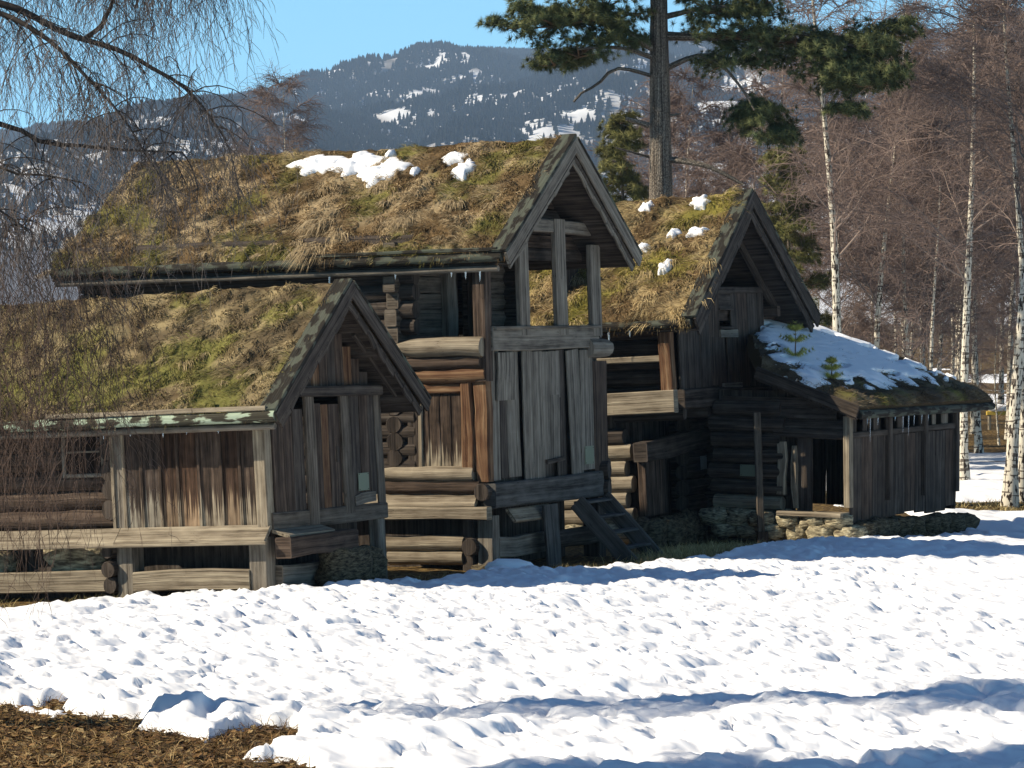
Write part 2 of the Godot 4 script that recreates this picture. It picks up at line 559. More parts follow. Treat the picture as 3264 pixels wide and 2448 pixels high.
func spaced(parts: Array) -> PackedFloat32Array:
	var out := PackedFloat32Array()
	for p in parts:
		var n := maxi(1, int(round(absf(p[1] - p[0]) / p[2])))
		for k in n: out.append(lerpf(p[0], p[1], float(k) / n))
	out.append(parts[parts.size() - 1][1])
	return out

func sheet(xs: PackedFloat32Array, zs: PackedFloat32Array, f: Callable, tex: float) -> MB:
	var m := MB.new()
	var nx := xs.size()
	var nzz := zs.size()
	for r in nzz:
		for k in nx:
			m.v.append(Vector3(xs[k], f.call(xs[k], zs[r]), zs[r]))
			m.uv.append(Vector2(xs[k], zs[r]) * tex)
			m.c.append(WHITE)
	m.n.resize(m.v.size())
	for r in nzz:
		for k in nx:
			var a := m.v[r * nx + mini(k + 1, nx - 1)] - m.v[r * nx + maxi(k - 1, 0)]
			var b := m.v[mini(r + 1, nzz - 1) * nx + k] - m.v[maxi(r - 1, 0) * nx + k]
			var nn := b.cross(a).normalized()
			if nn.y < 0.0: nn = -nn
			m.n[r * nx + k] = nn
	for r in nzz - 1:
		for k in nx - 1:
			var a := r * nx + k
			# rows run away from the camera (falling z)
			m.tri(a, a + nx, a + 1)
			m.tri(a + 1, a + nx, a + nx + 1)
	return m

func build_ground():
	var gx := spaced([[-900.0, -60.0, 60.0], [-60.0, -10.0, 2.5], [-10.0, 14.0, 0.2], [14.0, 60.0, 2.5], [60.0, 900.0, 60.0]])
	var gz := spaced([[30.0, -18.0, 4.0], [-18.0, -55.0, 0.2], [-55.0, -120.0, 1.0], [-120.0, -300.0, 10.0], [-300.0, -1500.0, 100.0]])
	structure("ground", sheet(gx, gz, ground_y, 1.0), M["earth"])
	var sx := spaced([[-90.0, -40.0, 5.0], [-40.0, -9.0, 0.5], [-9.0, -5.5, 0.1], [-5.5, 5.5, 0.045], [5.5, 9.0, 0.09], [9.0, 20.0, 0.2], [20.0, 90.0, 2.5]])
	var sz := spaced([[12.0, -18.5, 0.7], [-18.5, -30.0, 0.045], [-30.0, -48.0, 0.075], [-48.0, -56.0, 0.12], [-56.0, -100.0, 0.5], [-100.0, -240.0, 5.0]])
	structure("snow_cover", sheet(sx, sz, snow_y, 1.0), M["snow"])
	# brown leaves and straw on the bare patch in front
	var m := MB.new()
	var browns := [Color(0.16, 0.095, 0.045), Color(0.24, 0.15, 0.07), Color(0.11, 0.07, 0.04), Color(0.33, 0.24, 0.12), Color(0.08, 0.055, 0.035)]
	for k in 26000:
		var x := rng.randf_range(-5.6, -1.4)
		var z := rng.randf_range(-26.4, -18.6)
		if rng.randf() < 0.04:
			x = -1.97 + rng.randf_range(-0.4, 0.4); z = -22.35 + rng.randf_range(-0.9, 0.9)
		if bare(x, z) < 0.52: continue
		var p := Vector3(x, ground_y(x, z) + rng.randf_range(0.0, 0.035), z)
		var col: Color = browns[rng.randi() % 5]
		col = col * rng.randf_range(0.7, 1.3)
		if rng.randf() < 0.45:
			leaf(m, p, rng.randf_range(0.02, 0.045), col)
		else:
			blade(m, p, Vector3(rng.randf_range(-1, 1), rng.randf_range(0.1, 0.8), rng.randf_range(-1, 1)).normalized(), rng.randf_range(0.06, 0.16), 0.006, Vector3.UP, col, 0.6)
	var lt := part(self, "leaf_litter", m, M["grass"])
	lt.set_meta("kind", "stuff")
	tag(lt, "brown fallen leaves and dead grass on the bare patch in front", "leaf litter")
	# dry grass along the feet of the houses
	m = MB.new()
	var straw := [Color(0.42, 0.33, 0.15), Color(0.3, 0.24, 0.11), Color(0.5, 0.41, 0.21), Color(0.2, 0.17, 0.08)]
	for k in 15000:
		var x := rng.randf_range(-8.0, 8.4)
		var z := along_line(x, house_edge) - 0.05 - absf(rng.randfn(0.0, 0.55))
		var dense := nz.get_noise_2d(x * 0.9 + 5.0, z * 0.9)
		var gold := exp(-pow((x - 2.9) / 0.7, 2.0)) * 1.2
		if dense + gold < 0.12: continue
		if bare(x, z) < 0.5: continue
		var p := Vector3(x, ground_y(x, z) - 0.01, z)
		blade(m, p, Vector3(rng.randfn(0, 0.5), rng.randf_range(0.4, 1.0), rng.randfn(0, 0.5)).normalized(), rng.randf_range(0.06, 0.2) * (1.0 + gold * 0.8), 0.008, Vector3.UP, straw[rng.randi() % 4] * rng.randf_range(0.7, 1.2), 0.5)
	for k in 6000:
		var x := 3.0 + rng.randfn(0, 0.5)
		var z := -47.9 + (x - 3.0) * -1.6 + rng.randfn(0, 0.55)
		if bare(x, z) < 0.5: continue
		blade(m, Vector3(x, ground_y(x, z) - 0.01, z), Vector3(rng.randfn(0, 0.45), rng.randf_range(0.4, 1.0), rng.randfn(0, 0.45)).normalized(), rng.randf_range(0.1, 0.28), 0.009, Vector3.UP, straw[rng.randi() % 3] * rng.randf_range(0.8, 1.3), 0.5)
	var dg := part(self, "dry_grass", m, M["grass"])
	dg.set_meta("kind", "stuff")
	tag(dg, "dry yellow grass along the feet of the log houses", "grass")
	# dead grass on the bare strip beyond the shed
	m = MB.new()
	for k in 9000:
		var x := rng.randf_range(7.0, 16.0)
		var z := rng.randf_range(-67.5, -62.5)
		if bare(x, z) < 0.5: continue
		blade(m, Vector3(x, ground_y(x, z), z), Vector3(rng.randfn(0, 0.6), rng.randf_range(0.3, 1.0), rng.randfn(0, 0.6)).normalized(), rng.randf_range(0.06, 0.16), 0.014, Vector3.UP, straw[rng.randi() % 4] * rng.randf_range(0.6, 1.0), 0.5)
	dg = part(self, "dead_grass", m, M["grass"])
	dg.set_meta("kind", "stuff")
	tag(dg, "strip of brown dead grass by the birches beyond the shed", "grass")

func leaf(m: MB, p: Vector3, s: float, col: Color):
	var a := rng.randf() * TAU
	var u := Vector3(cos(a), rng.randf_range(-0.4, 0.4), sin(a)) * s
	var w := Vector3(-sin(a), rng.randf_range(-0.4, 0.4), cos(a)) * s * 0.7
	var nn := w.cross(u).normalized()
	if nn.y < 0.0: nn = -nn
	m.face(p - u, p + w, p + u, p - w, nn, Vector2.ZERO, Vector2.ZERO, Vector2.ZERO, Vector2.ZERO, col)

# one grass blade: a bent, tapering strip; droop pulls it towards "down the slope"
func blade(m: MB, p: Vector3, d: Vector3, ln: float, w: float, up: Vector3, col: Color, bend: float, pull := Vector3(0, -1, 0)):
	var face_to := (up + Vector3(rng.randf_range(-1, 1), rng.randf_range(-1, 1), rng.randf_range(-1, 1)) * 0.7).normalized()
	var side := d.cross(face_to).normalized() * w * 0.5
	var nn := side.cross(d).normalized()
	nn = (nn + up * 0.5).normalized()
	var q := p + d * ln * 0.5
	var d2 := (d + pull * bend).normalized()
	var r := q + d2 * ln * 0.5
	var k := m.v.size()
	m.v.append(p - side); m.v.append(p + side); m.v.append(q - side * 0.8); m.v.append(q + side * 0.8); m.v.append(r)
	for j in 5:
		m.n.append(nn); m.uv.append(Vector2.ZERO); m.c.append(col)
	m.tri(k, k + 2, k + 1); m.tri(k + 1, k + 2, k + 3); m.tri(k + 2, k + 4, k + 3)

# ---------------------------------------------------------------- mountain
var far_ridge := [Vector2(-2529, 181), Vector2(-1574, 229), Vector2(-960, 243), Vector2(-550, 291), Vector2(-373, 321), Vector2(-318, 334), Vector2(-236, 358), Vector2(-175, 379), Vector2(-106, 392), Vector2(-38, 399), Vector2(37, 396), Vector2(132, 400), Vector2(269, 409), Vector2(440, 417), Vector2(610, 420), Vector2(755, 416), Vector2(1088, 366), Vector2(1702, 263), Vector2(2794, 181)]
var near_ridge := [Vector2(-1860, 70), Vector2(-1075, 91), Vector2(-622, 107), Vector2(-456, 134), Vector2(-415, 146), Vector2(-386, 165), Vector2(-362, 181), Vector2(-320, 196), Vector2(-275, 201), Vector2(-225, 199), Vector2(-192, 195), Vector2(-151, 186), Vector2(-102, 175), Vector2(-60, 157), Vector2(39, 128), Vector2(245, 91), Vector2(782, 54), Vector2(1690, 37)]

# height of the slope at x, d metres away: it climbs to the ridge line and falls off behind it
func hill_y(x: float, d: float, near: bool) -> float:
	var top := 2600.0 if near else 4300.0
	var foot := 1300.0 if near else 1500.0
	var ridge := along_line(x, near_ridge if near else far_ridge)
	var t := clampf((d - foot) / (top - foot), 0.0, 1.0)
	var h := (ridge - (6.0 if near else 9.0)) * pow(t, 0.8)
	var w := t * (1.0 - t) * 4.0
	h += w * (26.0 if near else 50.0) * nz.get_noise_2d(x * 0.0022, d * 0.0011 + (3.0 if near else 0.0))
	h += w * 9.0 * nz.get_noise_2d(x * 0.012, d * 0.006)
	if d > top: h -= (d - top) * 0.25
	return h - 12.0 * (1.0 - t)

func build_mountain():
	var names := ["far_mountain", "near_hill"]
	for q in 2:
		var near: bool = q == 1
		var m := MB.new()
		var na := 261
		var nr := 70
		var r0 := 1300.0 if near else 1500.0
		var r1 := 3000.0 if near else 4900.0
		for j in nr:
			var r := lerpf(r0, r1, float(j) / (nr - 1))
			for k in na:
				var x := lerpf(-1800.0, 1800.0, float(k) / (na - 1))
				m.v.append(Vector3(x, hill_y(x, r, near), -r))
				m.uv.append(Vector2.ZERO)
				var f := nz2.get_noise_2d(x * 0.015, r * 0.004)
				m.c.append(Color(0.72, 0.74, 0.77).lerp(Color(0.2, 0.18, 0.16), smoothstep(0.15, 0.5, f)))
		m.n.resize(m.v.size())
		for j in nr:
			for k in na:
				var a := m.v[j * na + mini(k + 1, na - 1)] - m.v[j * na + maxi(k - 1, 0)]
				var b := m.v[mini(j + 1, nr - 1) * na + k] - m.v[maxi(j - 1, 0) * na + k]
				var nn := a.cross(b).normalized()
				m.n[j * na + k] = nn if nn.y > 0.0 else -nn
		for j in nr - 1:
			for k in na - 1:
				var a := j * na + k
				m.tri(a, a + na, a + 1); m.tri(a + 1, a + na, a + na + 1)
		structure(names[q], m, M["hill"])
	# forest on the slopes: one low conifer, many copies
	var cone := MB.new()
	for tier in 3:
		var y0: float = [0.12, 0.38, 0.62][tier]
		var y1: float = [0.58, 0.8, 1.0][tier]
		var rr: float = [0.24, 0.19, 0.12][tier]
		for k in 6:
			var a := TAU * k / 6.0
			var b := TAU * (k + 1) / 6.0
			var p0 := Vector3(cos(a) * rr, y0, sin(a) * rr)
			var p1 := Vector3(cos(b) * rr, y0, sin(b) * rr)
			var c0 := cone.v.size()
			for p in [p0, p1, Vector3(0, y1, 0)]:
				cone.vert(p, Vector3(p.x * 3.0 + cos(a) * 0.5, 0.35, p.z * 3.0 + sin(a) * 0.5).normalized(), Vector2.ZERO, WHITE)
			cone.tri(c0, c0 + 2, c0 + 1)
	var cm := cone.mesh()
	for q in 2:
		var near: bool = q == 1
		var xf := []
		var cols := []
		var want := 45000 if near else 170000
		var top := 2620.0 if near else 4330.0
		var foot := 1300.0 if near else 2000.0
		for k in want:
			var x := rng.randf_range(-700.0, 20.0) if near else rng.randf_range(-900.0, 960.0)
			var r := lerpf(foot, top, pow(rng.randf(), 0.75))
			if rng.randf() < 0.07: r = top + rng.randf_range(-30.0, 10.0)
			var d := nz2.get_noise_2d(x * 0.009 + q * 50.0, r * 0.0035) * 0.75 + nz.get_noise_2d(x * 0.03, r * 0.012) * 0.5
			var ledge := smoothstep(0.6, 0.9, r / top)
			if r < top * 0.97 and d > (lerpf(0.4, 0.42, ledge) if near else lerpf(0.27, 0.3, ledge)) + rng.randf_range(-0.1, 0.1): continue
			var s := rng.randf_range(6.0, 11.0) * (0.65 if near else 1.0)
			var p := Vector3(x, hill_y(x, r, near) - 0.5, -r)
			xf.append(Transform3D(Basis(Vector3.UP, rng.randf() * TAU).scaled(Vector3(s * rng.randf_range(0.9, 1.5), s, s * rng.randf_range(0.9, 1.5))), p))
			var c := Color(0.035, 0.05, 0.032).lerp(Color(0.085, 0.075, 0.05), rng.randf() * 0.8)
			cols.append(c)
		var f := multi(self, "mountain_forest" if not near else "hill_forest", cm, M["needle"], xf, cols)
		f.set_meta("kind", "stuff")
		tag(f, "dark conifer forest covering the near hill on the left" if near else "dark conifer forest with snow gaps on the far mountain", "forest")

# ---------------------------------------------------------------- sod roofs
# sod and grass over a slope: o is the lower front corner, e runs along the eave to the back, s up the slope
func sod(parent: Node, o: Vector3, e: Vector3, s: Vector3, thick: float, pal: Dictionary, density: float, cut_from := 99.0, cut_rate := 0.0):
	var le := e.length()
	var ls := s.length()
	var ed := e / le
	var sd := s / ls
	var nn := sd.cross(ed)
	var flip := nn.y > 0.0
	if nn.y < 0.0: nn = -nn
	var ne := maxi(4, int(le / 0.11))
	var ns := maxi(4, int(ls / 0.1))
	var m := MB.new()
	var w := ns + 1
	var seed_off: float = pal["seed"]
	for a in ne + 1:
		for b in ns + 1:
			var y := ls * b / ns
			var x := lerpf(clampf((y - cut_from) * cut_rate, 0.0, le * 0.95), le, float(a) / ne)
			m.v.append(o + ed * x + sd * y + nn * sod_h(x, y, le, ls, thick, seed_off))
			m.uv.append(Vector2(x, y))
			m.c.append(sod_col(x, y / ls, pal) * 0.8)
	m.n.resize(m.v.size())
	for a in ne + 1:
		for b in ns + 1:
			var p := m.v[mini(a + 1, ne) * w + b] - m.v[maxi(a - 1, 0) * w + b]
			var q := m.v[a * w + mini(b + 1, ns)] - m.v[a * w + maxi(b - 1, 0)]
			var k := p.cross(q).normalized()
			m.n[a * w + b] = k if k.dot(nn) > 0.0 else -k
	for a in ne:
		for b in ns:
			var k := a * w + b
			if flip:
				m.tri(k, k + w, k + 1); m.tri(k + 1, k + w, k + w + 1)
			else:
				m.tri(k, k + 1, k + w); m.tri(k + 1, k + w + 1, k + w)
	# the cut edges of the turf
	var edges := [[], [], [], []]
	for b in ns + 1: edges[0].append(b); edges[1].append(ne * w + b)
	for a in ne + 1: edges[2].append(a * w); edges[3].append(a * w + ns)
	var outs := [-ed, ed, -sd, sd]
	for q in 4:
		for k in edges[q].size() - 1:
			var p0 := m.v[edges[q][k]]
			var p1 := m.v[edges[q][k + 1]]
			var d0 := p0 - nn * (p0 - o).dot(nn)
			var d1 := p1 - nn * (p1 - o).dot(nn)
			m.face(p0, p1, d1, d0, outs[q], Vector2.ZERO, Vector2.ZERO, Vector2.ZERO, Vector2.ZERO, Color(0.07, 0.05, 0.03))
	part(parent, "sod", m, M["sod"])
	if density <= 0.0: return
	# grass
	m = MB.new()
	var down := -sd
	var cnt := int(le * ls * density)
	for k in cnt:
		var x := rng.randf() * le
		var y := pow(rng.randf(), 1.15) * ls
		if x < (y - cut_from) * cut_rate: continue
		var clump := nz.get_noise_2d(x * 2.4 + seed_off, y * 2.4)
		if clump < rng.randf_range(-1.2, 0.0): continue
		var f := nz2.get_noise_2d(x * 0.9 + seed_off + 30.0, y * 0.9) * 2.6
		var dir := (down * cos(f) + ed * sin(f) * 0.9 + nn * rng.randf_range(0.15, 0.75) + Vector3(rng.randfn(0, 0.25), rng.randfn(0, 0.25), rng.randfn(0, 0.25))).normalized()
		var p := o + ed * x + sd * y + nn * (sod_h(x, y, le, ls, thick, seed_off) - 0.015)
		var ln := rng.randf_range(0.07, 0.19) * (1.0 + clump) * float(pal["long"])
		var c := sod_col(x + rng.randfn(0, 0.1), y / ls + rng.randfn(0, 0.05), pal) * rng.randf_range(0.75, 1.45)
		blade(m, p, dir, ln, rng.randf_range(0.006, 0.012), nn, c, 0.8, down * 0.5 + Vector3(0, -0.6, 0))
	# straw tufts lying down the slope, and a fringe over the eave
	for t in int(pal["tufts"]):
		var x := rng.randf() * le
		var y := pow(rng.randf(), 1.6) * ls * 0.95
		if x < (y - cut_from) * cut_rate: continue
		tuft(m, o + ed * x + sd * y + nn * sod_h(x, y, le, ls, thick, seed_off), down, ed, nn, rng.randf_range(0.16, 0.36) * float(pal["long"]), rng.randi_range(25, 60), pal["straw"])
	for t in pal.get("big", []):
		tuft(m, o + ed * t[0] + sd * t[1] + nn * sod_h(t[0], t[1], le, ls, thick, seed_off), down, ed, nn, t[2], t[3], pal["straw"])
	for k in int(le * float(pal["fringe"])):
		var x := rng.randf() * le
		var dn := nz.get_noise_2d(x * 1.3 + seed_off, 3.0)
		if dn < rng.randf_range(-0.5, 0.4): continue
		var p := o + ed * x + sd * rng.randf_range(0.0, 0.12) + nn * thick * rng.randf_range(0.1, 0.8)
		var c := sod_col(x, 0.03, pal) * rng.randf_range(0.6, 1.3)
		blade(m, p, (down + nn * 0.2 + ed * rng.randfn(0, 0.35)).normalized(), rng.randf_range(0.06, 0.2) * (1.0 + dn), 0.009, nn, c, 1.6)
	var g := part(parent, "grass", m, M["grass"])
	g.set_meta("kind", "stuff")

func tuft(m: MB, p: Vector3, down: Vector3, ed: Vector3, nn: Vector3, ln: float, n: int, col: Color):
	var swing := rng.randfn(0, 0.5)
	for k in n:
		var q := p + ed * rng.randfn(0, ln * 0.16) + down * rng.randfn(0, ln * 0.12)
		var d := (down + ed * (swing + rng.randfn(0, 0.42)) + nn * rng.randf_range(0.05, 0.6)).normalized()
		blade(m, q, d, ln * rng.randf_range(0.5, 1.15), 0.009, nn, col * rng.randf_range(0.6, 1.3), 0.9, down * 0.4 + Vector3(0, -0.7, 0))

func sod_h(x: float, y: float, le: float, ls: float, thick: float, sd: float) -> float:
	var rim := minf(minf(x, le - x) / 0.12, minf(y / 0.2, (ls - y) / 0.2 + 0.6))
	var edge := clampf(rim, 0.0, 1.0)
	var n := 0.07 * nz.get_noise_2d(x * 0.9 + sd, y * 0.9) + 0.045 * nz.get_noise_2d(x * 2.6 + sd, y * 2.6 + 9.0)
	return thick * (0.55 + 0.45 * sqrt(edge)) + n * (0.35 + 0.65 * edge)

func sod_col(x: float, f: float, pal: Dictionary) -> Color:
	var sd: float = pal["seed"]
	var g := nz.get_noise_2d(x * 0.55 + sd + 60.0, f * 1.9) + float(pal["green_bias"]) + float(pal["green_low"]) * (0.45 - absf(f - 0.3))
	var s := nz2.get_noise_2d(x * 1.1 + sd, f * 3.2 + 5.0)
	var d := nz.get_noise_2d(x * 1.9 + sd + 13.0, f * 6.0)
	var c: Color = (pal["brown"] as Color).lerp(pal["straw"], smoothstep(-0.25, 0.45, s))
	c = c.lerp(pal["green"], smoothstep(0.0, 0.4, g))
	return c.lerp(pal["dark"], smoothstep(0.15, 0.55, d) * 0.75)

# both slopes of a gabled sod roof: boarding, turf, barge boards along the front verge
func gable_roof(h: Node3D, l: Vector2, a: Vector2, r: Vector2, zf: float, zb: float, thick: float, pal: Dictionary, density: float, barge: Material, barge_w: float) -> MeshInstance3D:
	var roof := MB.new()
	var ends := [l, r]
	for q in 2:
		var f: Vector2 = ends[q]
		var d := (a - f).normalized()
		var nn := Vector2(-d.y, d.x)
		if nn.y < 0.0: nn = -nn
		var p0 := f - nn * (thick + 0.05)
		var p1 := a - nn * (thick + 0.05)
		add_beam(roof, Vector3((p0.x + p1.x) * 0.5, (p0.y + p1.y) * 0.5, zf - 0.03), Vector3((p0.x + p1.x) * 0.5, (p0.y + p1.y) * 0.5, zb), p0.distance_to(p1), 0.05, Vector3(d.x, d.y, 0), 0.0)
	var rp := part(h, "roof", roof, M["dark"])
	for q in 2:
		var f: Vector2 = ends[q]
		var d := (a - f).normalized()
		var nn := Vector2(-d.y, d.x)
		if nn.y < 0.0: nn = -nn
		var low := f - nn * thick
		var sv := (a - f)
		sod(rp, Vector3(low.x, low.y, zf - 0.1), Vector3(0, 0, zb - zf + 0.1), Vector3(sv.x, sv.y, 0), thick, pal, density if q == 0 else density * 0.25)
		# upper board on edge, a scalloped board under it, a flat cap board on top of the turf's cut edge
		var up := Vector3(d.x, d.y, 0)
		var n3 := Vector3(nn.x, nn.y, 0)
		var b0 := Vector3(f.x, f.y, zf) - up * 0.08 - n3 * barge_w * 0.5
		var b1 := Vector3(a.x, a.y, zf) - n3 * barge_w * 0.5 + up * (0.02 if q == 0 else -0.03)
		bd(rp, "bargeboard", b0, b1, barge_w, 0.05, n3, barge, 0.02)
		var off := n3 * barge_w * 0.92 + Vector3(0, 0, 0.058)
		var scal := MB.new()
		var bl := b0.distance_to(b1) - 0.25
		var ks := int(bl / 0.34)
		for k in ks:
			var c0 := b0 + up * (0.1 + bl * k / ks) - off
			add_beam(scal, c0, c0 + up * (bl / ks - 0.012), barge_w * 0.74, 0.045, n3, 0.16, barge_w * 0.6, 2)
		part(rp, "verge_board", scal, barge)
		var capm := MB.new()
		var cc0 := Vector3(f.x, f.y, zf - 0.12) - up * 0.06 + n3 * 0.03
		var cc1 := Vector3(a.x, a.y, zf - 0.12) + n3 * 0.03 - up * (0.0 if q == 0 else 0.06)
		add_beam(capm, cc0, cc1, 0.3, 0.05, Vector3(0, 0, 1), 0.02)
		part(rp, "cap_board", capm, M["mossy"])
	return rp

func icicle(parent: Node, p: Vector3, ln: float, r: float):
	var m := MB.new()
	tube(m, PackedVector3Array([p, p - Vector3(0, ln * 0.35, 0), p - Vector3(0.004, ln * 0.7, 0), p - Vector3(0.002, ln, 0.003)]), PackedFloat32Array([r, r * 0.75, r * 0.45, 0.002]), 7, WHITE)
	part(parent, "icicle", m, M["ice"])

# snow left on a roof: a domed patch with a ragged rim, lying on the slope
func snow_patch(h: Node3D, ctr: Vector3, e: Vector3, s: Vector3, rx: float, ry: float, high: float, label: String, group: String, sd: float):
	var ed := e.normalized()
	var su := s.normalized()
	var nn := su.cross(ed)
	if nn.y < 0.0: nn = -nn
	var m := MB.new()
	var rings := 7
	var seg := 40
	for r in rings + 1:
		var f := float(r) / rings
		for k in seg:
			var a := TAU * k / seg
			var rr := f * (1.0 + f * (0.55 * nz.get_noise_2d(cos(a) * 0.9 + sd, sin(a) * 0.9) + 0.12 * nz.get_noise_2d(cos(a) * 1.9 + sd, sin(a) * 1.9)))
			var x := cos(a) * rx * rr
			var y := sin(a) * ry * rr
			var hh := 0.035 + high * 0.5 * (1.0 - f * f) * (1.0 + 0.9 * nz.get_noise_2d(x * 3.2 + sd, y * 3.2)) - 0.1 * pow(f, 9.0)
			m.vert(ed * x + su * y + nn * hh, nn, Vector2.ZERO, WHITE)
	for r in rings:
		for k in seg:
			var a0 := r * seg + k
			var a1 := r * seg + (k + 1) % seg
			m.tri(a0, a0 + seg, a1); m.tri(a1, a0 + seg, a1 + seg)
	smooth(m, nn)
	var o := part(self, "snow_patch", m, M["snow"])
	o.transform = h.transform * Transform3D(Basis.IDENTITY, ctr)
	tag(o, label, "snow patch", group)

func smooth(m: MB, out: Vector3):
	var acc := PackedVector3Array()
	acc.resize(m.v.size())
	for k in m.i.size() / 3:
		var a := m.i[k * 3]
		var b := m.i[k * 3 + 1]
		var c := m.i[k * 3 + 2]
		var nn := (m.v[b] - m.v[a]).cross(m.v[c] - m.v[a])
		if nn.dot(out) < 0.0: nn = -nn
		else:
			m.i[k * 3 + 1] = c; m.i[k * 3 + 2] = b
		acc[a] += nn; acc[b] += nn; acc[c] += nn
	for k in acc.size():
		m.n[k] = acc[k].normalized() if acc[k].length() > 1e-10 else out

# vertical boards of a wall in the gable plane: list of [x0, x1, y0, y1, material]
func gable_boards(h: Node3D, z: float, list: Array):
	for b in list:
		var lean: float = b[5] if b.size() > 5 else 0.0
		bd(h, "board", Vector3((b[0] + b[1]) * 0.5 + lean, b[2], z + rng.randf_range(-0.012, 0.012)), Vector3((b[0] + b[1]) * 0.5, b[3], z + rng.randf_range(-0.012, 0.012)), b[1] - b[0] - 0.012, 0.035, Vector3.RIGHT, M[b[4]])

func sign_plate(called: String, h: Node3D, ctr: Vector3, w: float, ht: float, mat: Material, face_x: bool, label: String):
	var o := thing(called, label, "sign", h.transform * Transform3D(Basis(Vector3.UP, -PI / 2 if face_x else 0.0), ctr))
	var m := MB.new()
	add_beam(m, Vector3(0, -ht / 2, 0), Vector3(0, ht / 2, 0), w, 0.012, Vector3.RIGHT, 0.0, -1.0, 1)
	part(o, "plate", m, mat)
	for c in [Vector3(-w * 0.42, ht * 0.42, 0.008), Vector3(w * 0.42, ht * 0.42, 0.008), Vector3(-w * 0.42, -ht * 0.42, 0.008), Vector3(w * 0.42, -ht * 0.42, 0.008)]:
		var s := MB.new()
		add_stone(s, c, Vector3(0.014, 0.014, 0.008), 1.0)
		part(o, "screw", s, M["void"])

func straw_pal(seed_off: float, green: float, low: float, tufts: int, long: float) -> Dictionary:
	return {"seed": seed_off, "green_bias": green, "green_low": low, "tufts": tufts, "long": long, "fringe": 170.0,
		"brown": Color(0.17, 0.115, 0.06), "straw": Color(0.42, 0.325, 0.195), "green": Color(0.19, 0.175, 0.055), "dark": Color(0.07, 0.05, 0.028)}

